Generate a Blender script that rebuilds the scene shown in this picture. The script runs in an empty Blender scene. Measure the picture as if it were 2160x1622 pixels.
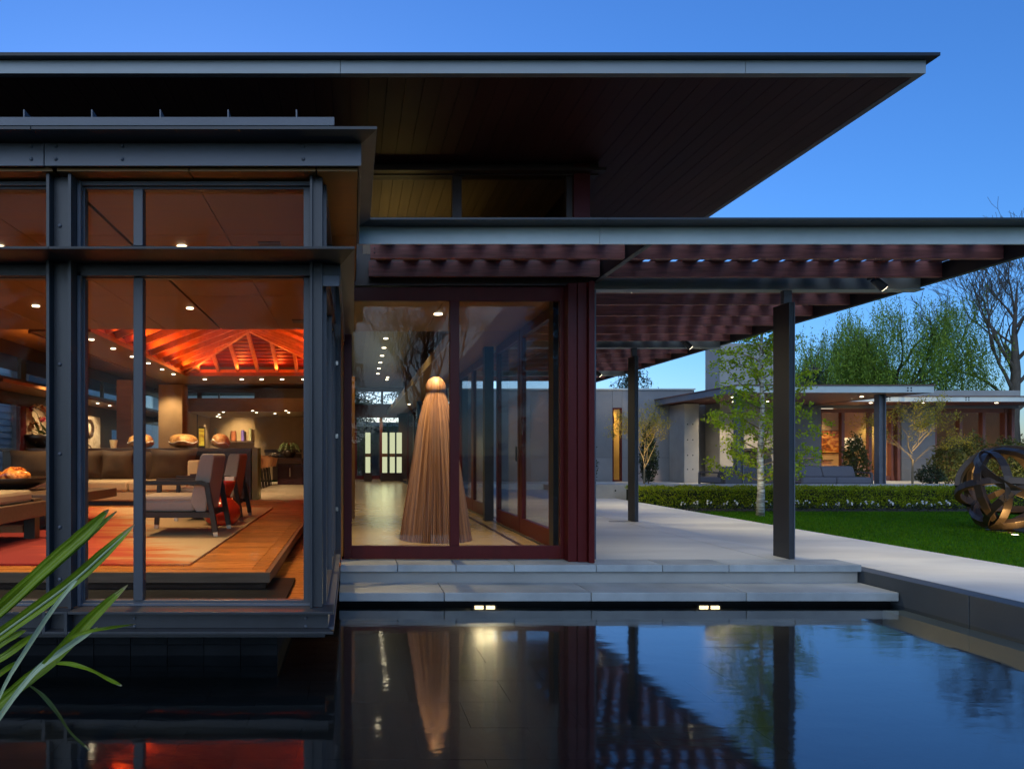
import bpy, math, random
import numpy as np
from mathutils import Vector, Matrix
R = math.radians
rnd = random.Random(7)
nr = np.random.default_rng(11)
SC = bpy.context.scene
COL = SC.collection

# ------------------------------------------------------------------ camera, sky, sun, exposure
cd = bpy.data.cameras.new('camera'); cam = bpy.data.objects.new('camera', cd); COL.objects.link(cam)
cam.location = (0, 0, 1.05); cam.rotation_euler = (R(90), 0, 0)
cd.sensor_fit = 'HORIZONTAL'; cd.sensor_width = 36; cd.lens = 25.0
cd.shift_x = 0.15556; cd.shift_y = 0.0676; cd.clip_start = 0.05; cd.clip_end = 2000
SC.camera = cam

SUN_EL, SUN_AZ = 6.0, 348.0
w = bpy.data.worlds.new('World'); SC.world = w; w.use_nodes = True
nt = w.node_tree; nt.nodes.clear()
out = nt.nodes.new('ShaderNodeOutputWorld'); bg = nt.nodes.new('ShaderNodeBackground')
sky = nt.nodes.new('ShaderNodeTexSky'); sky.sky_type = 'NISHITA'; sky.sun_disc = False
sky.sun_elevation = R(SUN_EL); sky.sun_rotation = R(SUN_AZ); sky.ozone_density = 5.0; sky.air_density = 1.0; sky.dust_density = 0.3
tint = nt.nodes.new('ShaderNodeMixRGB'); tint.blend_type = 'MULTIPLY'; tint.inputs[0].default_value = 1
tint.inputs[2].default_value = (0.92, 0.95, 1.16, 1)
nt.links.new(sky.outputs[0], tint.inputs[1]); nt.links.new(tint.outputs[0], bg.inputs[0]); nt.links.new(bg.outputs[0], out.inputs[0])
bg.inputs[1].default_value = 0.062
sd = bpy.data.lights.new('sun', 'SUN'); sun = bpy.data.objects.new('sun', sd); COL.objects.link(sun)
sd.energy = 0.33; sd.angle = R(70); sd.color = (0.86, 0.96, 1.0)
sun.rotation_euler = (R(60), 0, R(-20))
SC.view_settings.view_transform = 'Standard'; SC.view_settings.look = 'None'
SC.view_settings.gamma = 1; SC.view_settings.use_curve_mapping = False
SC.view_settings.exposure = 2.25
cy = SC.cycles
cy.use_denoising = True
cy.max_bounces = 10; cy.diffuse_bounces = 4; cy.glossy_bounces = 5; cy.transmission_bounces = 6; cy.transparent_max_bounces = 32
cy.sample_clamp_indirect = 6; cy.caustics_reflective = False; cy.caustics_refractive = False
cy.blur_glossy = 0.5

# ------------------------------------------------------------------ helpers
def at(px, py, Y):
    """photograph measurement -> point at depth Y (metres)"""
    return Vector(((px - 744) * Y / 1500, Y, 1.05 + (957 - py) * Y / 1500))

def wloc(o):
    v = Vector((0, 0, 0))
    while o is not None:
        v += o.location; o = o.parent
    return v

class MB:
    def __init__(s): s.v = []; s.f = []
    def add(s, vs, fs):
        b = len(s.v); s.v += [tuple(p) for p in vs]; s.f += [tuple(i + b for i in f) for f in fs]; return s
    def box(s, x0, x1, y0, y1, z0, z1, m=None):
        vs = [Vector((x, y, z)) for z in (z0, z1) for y in (y0, y1) for x in (x0, x1)]
        if m is not None: vs = [m @ p for p in vs]
        return s.add(vs, [(0, 2, 3, 1), (4, 5, 7, 6), (0, 1, 5, 4), (2, 6, 7, 3), (0, 4, 6, 2), (1, 3, 7, 5)])
    def bar(s, a, b, wd, ht, up=Vector((0, 0, 1))):
        a, b = Vector(a), Vector(b); d = (b - a); L = d.length; d = d / L
        x = d.cross(up)
        if x.length < 1e-4: x = d.cross(Vector((1, 0, 0)))
        x.normalize(); u = x.cross(d)
        vs = []
        for p in (a, b):
            for i, j in ((-1, -1), (1, -1), (1, 1), (-1, 1)): vs.append(p + x * i * wd / 2 + u * j * ht / 2)
        return s.add(vs, [(0, 1, 2, 3), (7, 6, 5, 4), (0, 4, 5, 1), (1, 5, 6, 2), (2, 6, 7, 3), (3, 7, 4, 0)])
    def tube(s, pts, rs, n=6, caps=True):
        pts = [Vector(p) for p in pts]
        if not isinstance(rs, (list, tuple)): rs = [rs] * len(pts)
        vs = []; fs = []
        ref = Vector((0.31, 0.17, 0.93))
        for i, p in enumerate(pts):
            d = (pts[min(i + 1, len(pts) - 1)] - pts[max(i - 1, 0)])
            if d.length < 1e-6: d = Vector((0, 0, 1))
            d.normalize(); x = d.cross(ref)
            if x.length < .05: x = d.cross(Vector((1, 0, 0)))
            x.normalize(); y = d.cross(x)
            for k in range(n):
                a = 2 * math.pi * k / n; vs.append(p + (x * math.cos(a) + y * math.sin(a)) * rs[i])
        for i in range(len(pts) - 1):
            for k in range(n):
                k2 = (k + 1) % n; fs.append((i * n + k, i * n + k2, (i + 1) * n + k2, (i + 1) * n + k))
        if caps:
            fs.append(tuple(range(n - 1, -1, -1))); b = (len(pts) - 1) * n; fs.append(tuple(range(b, b + n)))
        return s.add(vs, fs)
    def lathe(s, prof, c=(0, 0, 0), n=24, rib=None):
        vs = []; fs = []; c = Vector(c)
        for i, (r, z) in enumerate(prof):
            for k in range(n):
                a = 2 * math.pi * k / n; rr = r * (rib(k, i) if rib else 1)
                vs.append(c + Vector((rr * math.cos(a), rr * math.sin(a), z)))
        for i in range(len(prof) - 1):
            for k in range(n):
                k2 = (k + 1) % n; fs.append((i * n + k, i * n + k2, (i + 1) * n + k2, (i + 1) * n + k))
        fs.append(tuple(range(n - 1, -1, -1))); b = (len(prof) - 1) * n; fs.append(tuple(range(b, b + n)))
        return s.add(vs, fs)
    def prism(s, poly, axis, a, b):
        """poly: 2-D outline; axis 'x','y','z' = extrude direction from a to b"""
        def P(u, v, t): return {'x': (t, u, v), 'y': (u, t, v), 'z': (u, v, t)}[axis]
        n = len(poly); vs = [P(u, v, a) for u, v in poly] + [P(u, v, b) for u, v in poly]
        fs = [tuple(range(n)), tuple(range(2 * n - 1, n - 1, -1))] + [(i, i + n, (i + 1) % n + n, (i + 1) % n) for i in range(n)]
        return s.add(vs, fs)
    def mesh(s, name, mat, off=Vector((0, 0, 0)), smooth=False):
        me = bpy.data.meshes.new(name)
        me.from_pydata([(p[0] - off[0], p[1] - off[1], p[2] - off[2]) for p in s.v], [], s.f)
        import bmesh
        bm = bmesh.new(); bm.from_mesh(me); bmesh.ops.recalc_face_normals(bm, faces=bm.faces); bm.to_mesh(me); bm.free()
        if smooth:
            for p in me.polygons: p.use_smooth = True
        me.materials.append(mat)
        return me
    def build(s, name, mat, parent=None, bevel=0, smooth=False, subd=0):
        off = wloc(parent) if parent is not None else Vector((0, 0, 0))
        me = s.mesh(name, mat, off, smooth)
        o = bpy.data.objects.new(name, me); COL.objects.link(o)
        if parent is not None: o.parent = parent
        if bevel:
            b = o.modifiers.new('bevel', 'BEVEL'); b.width = bevel; b.segments = 2; b.limit_method = 'ANGLE'
        if subd:
            b = o.modifiers.new('sub', 'SUBSURF'); b.levels = subd; b.render_levels = subd
        return o

def bx(name, mat, parent, x0, x1, y0, y1, z0, z1, bevel=0):
    return MB().box(x0, x1, y0, y1, z0, z1).build(name, mat, parent, bevel)

def piece(name, me, loc, parent=None, rot=None):
    o = bpy.data.objects.new(name, me); COL.objects.link(o)
    if parent is not None: o.parent = parent; o.location = Vector(loc) - wloc(parent)
    else: o.location = loc
    if rot: o.rotation_euler = rot
    return o

def tag(o, label=None, cat=None, group=None, kind=None):
    if label: o['label'] = label
    if cat: o['category'] = cat
    if group: o['group'] = group
    if kind: o['kind'] = kind
    return o

def thing(name, loc, label, cat, group=None):
    o = bpy.data.objects.new(name, None); COL.objects.link(o); o.location = loc; o.empty_display_size = .1
    return tag(o, label, cat, group)

def copy_tree(o, parent=None):
    c = o.copy(); COL.objects.link(c)
    if parent is not None: c.parent = parent
    for ch in list(o.children): copy_tree(ch, c)
    return c

def npmesh(name, V, F, mat, smooth=False):
    me = bpy.data.meshes.new(name)
    V = np.asarray(V, dtype=np.float32); F = np.asarray(F, dtype=np.int32)
    me.vertices.add(len(V)); me.vertices.foreach_set('co', V.ravel())
    n, k = F.shape
    me.loops.add(n * k); me.loops.foreach_set('vertex_index', F.ravel())
    me.polygons.add(n); me.polygons.foreach_set('loop_start', np.arange(0, n * k, k, dtype=np.int32))
    me.update(calc_edges=True); me.materials.append(mat)
    return me

def npobj(name, V, F, mat, parent=None):
    off = wloc(parent) if parent is not None else Vector((0, 0, 0))
    V = np.asarray(V) - np.array(off)
    o = bpy.data.objects.new(name, npmesh(name, V, F, mat)); COL.objects.link(o)
    if parent is not None: o.parent = parent
    return o

def leaves(P, length, width, up=None, jitter=1.0, rng=nr):
    """diamond leaf at each point, randomly turned"""
    P = np.asarray(P, dtype=float); n = len(P)
    d = rng.normal(size=(n, 3))
    if up is not None: d = d * jitter + np.asarray(up)
    d /= np.linalg.norm(d, axis=1)[:, None]
    s = np.cross(d, rng.normal(size=(n, 3))); s /= np.linalg.norm(s, axis=1)[:, None] + 1e-9
    L = length * rng.uniform(.6, 1.25, (n, 1)); W = width * rng.uniform(.6, 1.25, (n, 1))
    V = np.stack([P, P + d * L * .5 + s * W * .5, P + d * L, P + d * L * .5 - s * W * .5], 1).reshape(-1, 3)
    F = np.arange(n * 4).reshape(n, 4)
    return V, F

# ------------------------------------------------------------------ materials
def nodes(m):
    m.use_nodes = True; n = m.node_tree.nodes; n.clear(); return n, m.node_tree.links

def pm(name, base, rough=.5, metal=0.0, var=.12, scale=3.0, stretch=(1, 1, 1), bump=0.0, bscale=30.0, rand=0.0, island=0.0,
       spec=.5, second=None, trans=0.0, coat=0.0, sharp=.25, alt=None):
    m = bpy.data.materials.new(name); n, l = nodes(m)
    o = n.new('ShaderNodeOutputMaterial'); p = n.new('ShaderNodeBsdfPrincipled')
    p.inputs['Roughness'].default_value = rough; p.inputs['Metallic'].default_value = metal
    p.inputs['Specular IOR Level'].default_value = spec
    if coat: p.inputs['Coat Weight'].default_value = coat; p.inputs['Coat Roughness'].default_value = .08
    tc = n.new('ShaderNodeTexCoord'); mp = n.new('ShaderNodeMapping'); mp.inputs['Scale'].default_value = stretch
    l.new(tc.outputs['Object'], mp.inputs['Vector'])
    if rand:
        oi0 = n.new('ShaderNodeObjectInfo'); cx = n.new('ShaderNodeMath'); cx.operation = 'MULTIPLY'; cx.inputs[1].default_value = 37.0
        l.new(oi0.outputs['Random'], cx.inputs[0]); l.new(cx.outputs[0], mp.inputs['Location'])
    nz = n.new('ShaderNodeTexNoise'); nz.inputs['Scale'].default_value = scale; nz.inputs['Detail'].default_value = 8
    nz.inputs['Roughness'].default_value = .6
    l.new(mp.outputs[0], nz.inputs['Vector'])
    rp = n.new('ShaderNodeValToRGB'); rp.color_ramp.elements[0].position = .5 - sharp; rp.color_ramp.elements[1].position = .5 + sharp
    c0 = second if second else tuple(max(0, c * (1 - var)) for c in base)
    c1 = base if second else tuple(c * (1 + var) for c in base)
    rp.color_ramp.elements[0].color = (*c0, 1); rp.color_ramp.elements[1].color = (*c1, 1)
    l.new(nz.outputs['Fac'], rp.inputs[0]); col = rp.outputs[0]
    def scaled(col, src, amt):
        mr = n.new('ShaderNodeMapRange'); mr.inputs['To Min'].default_value = 1 - amt; mr.inputs['To Max'].default_value = 1 + amt
        l.new(src, mr.inputs['Value'])
        mx = n.new('ShaderNodeMixRGB'); mx.blend_type = 'MULTIPLY'; mx.inputs[0].default_value = 1
        l.new(col, mx.inputs[1]); l.new(mr.outputs[0], mx.inputs[2]); return mx.outputs[0]
    if rand:
        oi = n.new('ShaderNodeObjectInfo'); col = scaled(col, oi.outputs['Random'], rand)
    if island:
        ge = n.new('ShaderNodeNewGeometry'); col = scaled(col, ge.outputs['Random Per Island'], island)
        if alt:
            mx = n.new('ShaderNodeMixRGB'); mx.inputs[2].default_value = (*alt, 1)
            mr = n.new('ShaderNodeMath'); mr.operation = 'FRACT'; m7 = n.new('ShaderNodeMath'); m7.operation = 'MULTIPLY'; m7.inputs[1].default_value = 7.3
            l.new(ge.outputs['Random Per Island'], m7.inputs[0]); l.new(m7.outputs[0], mr.inputs[0])
            l.new(mr.outputs[0], mx.inputs[0]); l.new(col, mx.inputs[1]); col = mx.outputs[0]
    l.new(col, p.inputs['Base Color'])
    # slight gloss variation
    rr = n.new('ShaderNodeMapRange'); rr.inputs['To Min'].default_value = max(.03, rough * .85); rr.inputs['To Max'].default_value = min(1, rough * 1.15)
    l.new(nz.outputs['Fac'], rr.inputs['Value']); l.new(rr.outputs[0], p.inputs['Roughness'])
    if bump:
        n2 = n.new('ShaderNodeTexNoise'); n2.inputs['Scale'].default_value = bscale; n2.inputs['Detail'].default_value = 6
        l.new(mp.outputs[0], n2.inputs['Vector'])
        b = n.new('ShaderNodeBump'); b.inputs['Strength'].default_value = bump; b.inputs['Distance'].default_value = .01
        l.new(n2.outputs['Fac'], b.inputs['Height']); l.new(b.outputs[0], p.inputs['Normal'])
    sh = p.outputs[0]
    if trans:
        t = n.new('ShaderNodeBsdfTranslucent'); l.new(col, t.inputs[0]); mx = n.new('ShaderNodeMixShader'); mx.inputs[0].default_value = trans
        l.new(p.outputs[0], mx.inputs[1]); l.new(t.outputs[0], mx.inputs[2]); sh = mx.outputs[0]
    l.new(sh, o.inputs[0]); return m

LAMP, ES = 0.40, 0.24      # lamps are set for the long dusk exposure above
def emit(name, col, strength):
    strength *= ES
    m = bpy.data.materials.new(name); n, l = nodes(m)
    o = n.new('ShaderNodeOutputMaterial'); e = n.new('ShaderNodeEmission'); e.inputs[0].default_value = (*col, 1); e.inputs[1].default_value = strength
    l.new(e.outputs[0], o.inputs[0]); return m

def schlick(n, l, f0, power=5.0, normal=None):
    ge = n.new('ShaderNodeNewGeometry'); d = n.new('ShaderNodeVectorMath'); d.operation = 'DOT_PRODUCT'
    l.new(ge.outputs['Incoming'], d.inputs[0]); l.new(normal if normal else ge.outputs['Normal'], d.inputs[1])
    a = n.new('ShaderNodeMath'); a.operation = 'ABSOLUTE'; l.new(d.outputs['Value'], a.inputs[0])
    s = n.new('ShaderNodeMath'); s.operation = 'SUBTRACT'; s.inputs[0].default_value = 1; l.new(a.outputs[0], s.inputs[1])
    pw = n.new('ShaderNodeMath'); pw.operation = 'POWER'; pw.inputs[1].default_value = power; l.new(s.outputs[0], pw.inputs[0])
    ma = n.new('ShaderNodeMath'); ma.operation = 'MULTIPLY_ADD'; ma.inputs[1].default_value = 1 - f0; ma.inputs[2].default_value = f0
    l.new(pw.outputs[0], ma.inputs[0]); return ma.outputs[0]

def glass(name, tintc=(.97, .97, .95), f0=.035, rough=0.0):
    m = bpy.data.materials.new(name); n, l = nodes(m)
    o = n.new('ShaderNodeOutputMaterial'); t = n.new('ShaderNodeBsdfTransparent'); t.inputs[0].default_value = (*tintc, 1)
    g = n.new('ShaderNodeBsdfGlossy'); g.inputs['Roughness'].default_value = rough
    mx = n.new('ShaderNodeMixShader'); l.new(schlick(n, l, f0), mx.inputs[0]); l.new(t.outputs[0], mx.inputs[1]); l.new(g.outputs[0], mx.inputs[2])
    l.new(mx.outputs[0], o.inputs[0]); return m

def water_mat():
    m = bpy.data.materials.new('water'); n, l = nodes(m)
    o = n.new('ShaderNodeOutputMaterial'); t = n.new('ShaderNodeBsdfTransparent'); t.inputs[0].default_value = (.62, .72, .74, 1)
    g = n.new('ShaderNodeBsdfGlossy'); g.inputs['Roughness'].default_value = .06
    tc = n.new('ShaderNodeTexCoord'); mp = n.new('ShaderNodeMapping'); mp.inputs['Scale'].default_value = (1.0, 2.2, 1)
    nz = n.new('ShaderNodeTexNoise'); nz.inputs['Scale'].default_value = 3.0; nz.inputs['Detail'].default_value = 3
    b = n.new('ShaderNodeBump'); b.inputs['Strength'].default_value = .06; b.inputs['Distance'].default_value = .02
    l.new(tc.outputs['Object'], mp.inputs[0]); l.new(mp.outputs[0], nz.inputs['Vector']); l.new(nz.outputs['Fac'], b.inputs['Height'])
    l.new(b.outputs[0], g.inputs['Normal'])
    mx = n.new('ShaderNodeMixShader'); l.new(schlick(n, l, .10, 4.0), mx.inputs[0]); l.new(t.outputs[0], mx.inputs[1]); l.new(g.outputs[0], mx.inputs[2])
    l.new(mx.outputs[0], o.inputs[0]); return m

M = {}
M['steel'] = pm('painted_steel', (.115, .125, .150), .42, var=.18, scale=3, stretch=(.5, 2, 2), bump=.04, bscale=60)
M['steel_post'] = pm('shaded_post_steel', (.036, .038, .043), .4, var=.22, scale=3.5, stretch=(3, 3, .5), bump=.04, bscale=60)  # darker paint, with the canopy's shade over the posts put into the colour
M['steel_dark'] = pm('dark_steel', (.024, .027, .033), .45, var=.12, scale=3)
M['beam'] = pm('beam_paint', (.30, .335, .35), .42, var=.12, scale=2, stretch=(.4, 2, 2))
M['fascia'] = pm('fascia_metal', (.52, .585, .575), .45, var=.14, scale=1.5, bump=.02, bscale=40)
M['cap'] = pm('roof_cap', (.012, .013, .016), .5)
M['soffit'] = pm('soffit_wood', (.075, .022, .017), .5, var=.3, scale=6, stretch=(14, .6, 6), rand=.10)
M['maroon'] = pm('maroon_painted_wood', (.085, .007, .007), .38, spec=.25, var=.14, scale=4, stretch=(3, 3, .6), bump=.03, bscale=50)
M['joist'] = pm('stained_joist', (.27, .10, .092), .55, var=.5, scale=5, stretch=(.7, 10, 10), rand=.18, bump=.1, bscale=14)
M['slat'] = pm('stained_slat', (.22, .08, .075), .55, var=.4, scale=5, stretch=(10, .7, 10), rand=.18)
M['coping'] = pm('coping_stone', (.35, .385, .40), .6, var=.34, scale=2.6, rand=.12, bump=.06, bscale=60, sharp=.3)
M['terrace'] = pm('terrace_concrete', (.55, .56, .54), .55, var=.22, scale=.8, stretch=(.6, 2.0, 1), bump=.04, bscale=70)
M['concrete'] = pm('board_concrete', (.33, .325, .305), .75, var=.18, scale=1.3, bump=.06, bscale=40, rand=.06)
M['concrete_blue'] = pm('wall_concrete', (.185, .19, .20), .75, var=.16, scale=1.1, bump=.06, bscale=40, rand=.07)
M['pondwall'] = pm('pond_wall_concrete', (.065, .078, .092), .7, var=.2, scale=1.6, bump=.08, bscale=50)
M['tile'] = pm('pond_tile', (.020, .021, .023), .5, var=.3, scale=3, rand=.12, bump=.3, bscale=14, spec=.03)
M['soil'] = pm('soil', (.03, .022, .015), .9, var=.3, scale=8, bump=.3)
M['grassbase'] = pm('lawn_turf', (.03, .10, .003), .95, spec=.05, var=.4, scale=5, bump=.4, bscale=120)
M['grass'] = pm('grass_blade', (.034, .125, .003), .8, var=.5, scale=.55, island=.45, trans=.3, alt=(.075, .175, .005), spec=.1)
M['hedge'] = pm('hedge_leaf', (.17, .25, .010), .7, var=.3, scale=2.5, island=.5, trans=.3, alt=(.29, .32, .012), spec=.15)
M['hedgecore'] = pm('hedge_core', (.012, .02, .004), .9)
M['birchleaf'] = pm('birch_leaf', (.40, .48, .012), .55, var=.2, scale=2, island=.35, trans=.5, alt=(.27, .40, .012))
M['willow'] = pm('willow_leaf', (.26, .36, .025), .6, var=.4, scale=.3, island=.45, trans=.4, alt=(.15, .26, .04))
M['conifer'] = pm('conifer_needle', (.016, .036, .016), .7, var=.3, scale=.8, island=.4)
M['shrubleaf'] = pm('shrub_leaf', (.055, .075, .012), .6, var=.3, scale=3, island=.5, trans=.3, alt=(.11, .11, .02))
M['darkshrub'] = pm('dark_shrub_leaf', (.02, .035, .01), .6, var=.3, scale=3, island=.5, trans=.2)
M['budleaf'] = pm('young_leaf', (.42, .34, .03), .6, var=.2, scale=3, island=.35, trans=.45)
M['bark'] = pm('bark', (.085, .07, .055), .85, var=.4, scale=8, stretch=(1, 1, .3), bump=.5, bscale=20)
M['paleb'] = pm('pale_twig', (.17, .13, .075), .8, var=.2, scale=8)
M['birchbark'] = pm('birch_bark', (.62, .62, .58), .7, scale=9, stretch=(.6, .6, 2.6), second=(.14, .12, .10), sharp=.12, bump=.2)
M['petal'] = pm('white_petal', (.8, .8, .8), .6, var=.05, trans=.3)
M['pane'] = glass('window_glass', (.965, .955, .93), .003)
M['pane_clear'] = glass('hall_glass', (.96, .96, .95), .014)
M['water'] = water_mat()
M['veneer'] = pm('ceiling_veneer', (.225, .100, .008), .5, var=.16, scale=2.0, stretch=(.5, 6, 1), rand=.07)
M['hallceil'] = pm('hall_ceiling_board', (.27, .20, .11), .45, var=.22, scale=3, stretch=(9, .4, 1), rand=.15)
M['redwood'] = pm('lit_cedar_rafter', (.74, .36, .13), .5, var=.2, scale=4, stretch=(3, 3, 3))  # pale tone puts the glow of uplight on the rafters into the colour
M['reddeck'] = pm('cedar_deck', (.36, .036, .012), .55, var=.3, scale=4, rand=.15)  # darker and redder than the rafters, so those look lit
M['beamwood'] = pm('beam_wood', (.22, .10, .035), .45, var=.2, scale=3, stretch=(1, 4, 4))
M['darkwood'] = pm('dark_wood', (.042, .020, .012), .4, var=.25, scale=4, stretch=(1, 5, 5))
M['floorwood'] = pm('floor_plank_wood', (.52, .20, .045), .28, var=.3, scale=4, stretch=(.6, 9, 4), rand=.28, coat=.25)
M['stepwood'] = pm('platform_edge_wood', (.13, .085, .055), .45, var=.3, scale=4, stretch=(.6, 6, 9))
M['hallfloor'] = pm('polished_concrete_floor', (.33, .25, .145), .24, var=.18, scale=1.2, bump=.02, bscale=30, spec=.6)
M['diningfloor'] = pm('pale_dining_floor', (.50, .42, .32), .35, var=.12, scale=2, stretch=(.6, 4, 1))
M['plaster'] = pm('warm_plaster', (.42, .31, .19), .8, var=.15, scale=2.2, bump=.08)
M['stonewarm'] = pm('warm_stone_column', (.36, .27, .17), .75, var=.2, scale=2.2, bump=.1)
M['darkfab'] = pm('brown_velvet', (.055, .030, .014), .75, var=.35, scale=5, bump=.1, bscale=15)
M['sofafab'] = pm('beige_sofa_fabric', (.40, .32, .21), .85, var=.08, scale=60)
M['greyfab'] = pm('mauve_grey_chair_fabric', (.42, .33, .27), .85, var=.08, scale=50, bump=.05, bscale=120)
M['blackwood'] = pm('black_chair_wood', (.022, .016, .013), .35, var=.2, scale=5)
M['chrome'] = pm('nickel_foot', (.55, .52, .48), .25, metal=1)
M['redglaze'] = pm('red_ceramic_glaze', (.52, .03, .012), .12, var=.2, scale=4, coat=.6)
M['white'] = pm('white_card', (.75, .74, .7), .7, var=.03)
M['gold'] = pm('gilded_shell', (.68, .42, .17), .45, metal=.1, scale=11, second=(.34, .15, .045), sharp=.16, bump=.7, bscale=22)
M['bowl'] = pm('dark_bowl', (.03, .02, .015), .3)
M['outdoorfab'] = pm('outdoor_sofa_fabric', (.10, .10, .12), .85, var=.1, scale=30)
M['outdoorshell'] = pm('outdoor_sofa_shell', (.075, .068, .068), .7, var=.1, scale=30)
M['bronze'] = pm('bronze_band', (.055, .040, .032), .42, metal=.55, var=.35, scale=5, bump=.08, bscale=25)
M['leaf'] = pm('strap_leaf', (.20, .29, .010), .42, var=.35, scale=9, stretch=(1, 1, 1), trans=.25)
M['leafpale'] = pm('pale_leaf_rib', (.46, .54, .34), .5, var=.15, scale=8, trans=.2)
M['lit'] = emit('lamp_lens', (1, .86, .58), 9)
M['litpool'] = emit('pool_lamp_lens', (1, .66, .34), 6)
M['glow'] = emit('lit_glass_block', (.95, 1.0, .62), .62)
M['siding'] = pm('pale_siding', (.74, .78, .74), .7, var=.06, rand=.05)
M['stonewall'] = pm('garden_stone', (.16, .14, .13), .85, var=.35, scale=7, bump=.6, bscale=9)
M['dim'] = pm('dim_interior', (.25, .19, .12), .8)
M['bamboo'] = pm('bamboo_leaf', (.07, .13, .02), .6, var=.3, island=.4, trans=.3)
M['purple'] = pm('plum_lacquer', (.06, .02, .035), .25, var=.15)

def conewood():
    m = bpy.data.materials.new('reed_strip'); n, l = nodes(m)
    o = n.new('ShaderNodeOutputMaterial'); p = n.new('ShaderNodeBsdfPrincipled'); p.inputs['Roughness'].default_value = .5
    tc = n.new('ShaderNodeTexCoord'); sx = n.new('ShaderNodeSeparateXYZ'); l.new(tc.outputs['Object'], sx.inputs[0])
    at2 = n.new('ShaderNodeMath'); at2.operation = 'ARCTAN2'; l.new(sx.outputs[1], at2.inputs[0]); l.new(sx.outputs[0], at2.inputs[1])
    cmb = n.new('ShaderNodeCombineXYZ'); l.new(at2.outputs[0], cmb.inputs[0])
    sz = n.new('ShaderNodeMath'); sz.operation = 'MULTIPLY'; sz.inputs[1].default_value = .05; l.new(sx.outputs[2], sz.inputs[0]); l.new(sz.outputs[0], cmb.inputs[1])
    nz = n.new('ShaderNodeTexNoise'); nz.inputs['Scale'].default_value = 13; nz.inputs['Detail'].default_value = 4; l.new(cmb.outputs[0], nz.inputs['Vector'])
    rp = n.new('ShaderNodeValToRGB'); rp.color_ramp.elements[0].position = .34; rp.color_ramp.elements[1].position = .66
    rp.color_ramp.elements[0].color = (.11, .042, .022, 1); rp.color_ramp.elements[1].color = (.40, .215, .115, 1)
    l.new(nz.outputs['Fac'], rp.inputs[0]); l.new(rp.outputs[0], p.inputs['Base Color']); l.new(p.outputs[0], o.inputs[0]); return m
M['cone'] = conewood()

def rugmat():
    m = bpy.data.materials.new('ombre_rug'); n, l = nodes(m)
    o = n.new('ShaderNodeOutputMaterial'); p = n.new('ShaderNodeBsdfPrincipled'); p.inputs['Roughness'].default_value = .95
    tc = n.new('ShaderNodeTexCoord'); sx = n.new('ShaderNodeSeparateXYZ'); l.new(tc.outputs['Object'], sx.inputs[0])
    nz = n.new('ShaderNodeTexNoise'); nz.inputs['Scale'].default_value = 2.2; nz.inputs['Detail'].default_value = 9; nz.inputs['Roughness'].default_value = .7
    mp = n.new('ShaderNodeMapping'); mp.inputs['Scale'].default_value = (.5, 2.2, 1); l.new(tc.outputs['Object'], mp.inputs[0]); l.new(mp.outputs[0], nz.inputs['Vector'])
    a = n.new('ShaderNodeMath'); a.operation = 'MULTIPLY_ADD'; a.inputs[1].default_value = 1.5; a.inputs[2].default_value = -.72; l.new(nz.outputs['Fac'], a.inputs[0])
    # rug runs lighter to the right (+x) and to the back (+y): dyed that way
    bX = n.new('ShaderNodeMath'); bX.operation = 'MULTIPLY_ADD'; bX.inputs[1].default_value = .60; bX.inputs[2].default_value = .10; l.new(sx.outputs[0], bX.inputs[0])
    bY = n.new('ShaderNodeMath'); bY.operation = 'MULTIPLY_ADD'; bY.inputs[1].default_value = .255; l.new(sx.outputs[1], bY.inputs[0]); l.new(bX.outputs[0], bY.inputs[2])
    s = n.new('ShaderNodeMath'); s.operation = 'ADD'; l.new(bY.outputs[0], s.inputs[0]); l.new(a.outputs[0], s.inputs[1])
    rp = n.new('ShaderNodeValToRGB'); e = rp.color_ramp.elements
    e[0].position = .1; e[0].color = (.20, .012, .010, 1); e[1].position = .42; e[1].color = (.36, .045, .015, 1)
    e2 = e.new(.68); e2.color = (.42, .15, .045, 1); e3 = e.new(.9); e3.color = (.46, .33, .19, 1)
    l.new(s.outputs[0], rp.inputs[0]); l.new(rp.outputs[0], p.inputs['Base Color'])
    b = n.new('ShaderNodeBump'); b.inputs['Strength'].default_value = .3; n2 = n.new('ShaderNodeTexNoise'); n2.inputs['Scale'].default_value = 90
    l.new(tc.outputs['Object'], n2.inputs['Vector']); l.new(n2.outputs['Fac'], b.inputs['Height']); l.new(b.outputs[0], p.inputs['Normal'])
    l.new(p.outputs[0], o.inputs[0]); return m
M['rug'] = rugmat()

def artmat(name, stops, scale=4.0, seed=0.0, emis=0):
    m = bpy.data.materials.new(name); n, l = nodes(m)
    o = n.new('ShaderNodeOutputMaterial'); p = n.new('ShaderNodeBsdfPrincipled'); p.inputs['Roughness'].default_value = .6
    tc = n.new('ShaderNodeTexCoord'); mp = n.new('ShaderNodeMapping'); mp.inputs['Location'].default_value = (seed, seed, seed); mp.inputs['Scale'].default_value = (1, 1, 1.6)
    nz = n.new('ShaderNodeTexNoise'); nz.inputs['Scale'].default_value = scale; nz.inputs['Detail'].default_value = 9; nz.inputs['Distortion'].default_value = 1.2
    l.new(tc.outputs['Object'], mp.inputs[0]); l.new(mp.outputs[0], nz.inputs['Vector'])
    rp = n.new('ShaderNodeValToRGB'); e = rp.color_ramp.elements
    e[0].position, e[0].color = stops[0][0], (*stops[0][1], 1); e[1].position, e[1].color = stops[-1][0], (*stops[-1][1], 1)
    for ps, c in stops[1:-1]:
        q = e.new(ps); q.color = (*c, 1)
    l.new(nz.outputs['Fac'], rp.inputs[0]); l.new(rp.outputs[0], p.inputs['Base Color'])
    if emis:
        l.new(rp.outputs[0], p.inputs['Emission Color']); p.inputs['Emission Strength'].default_value = emis * ES
    l.new(p.outputs[0], o.inputs[0]); return m

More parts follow.
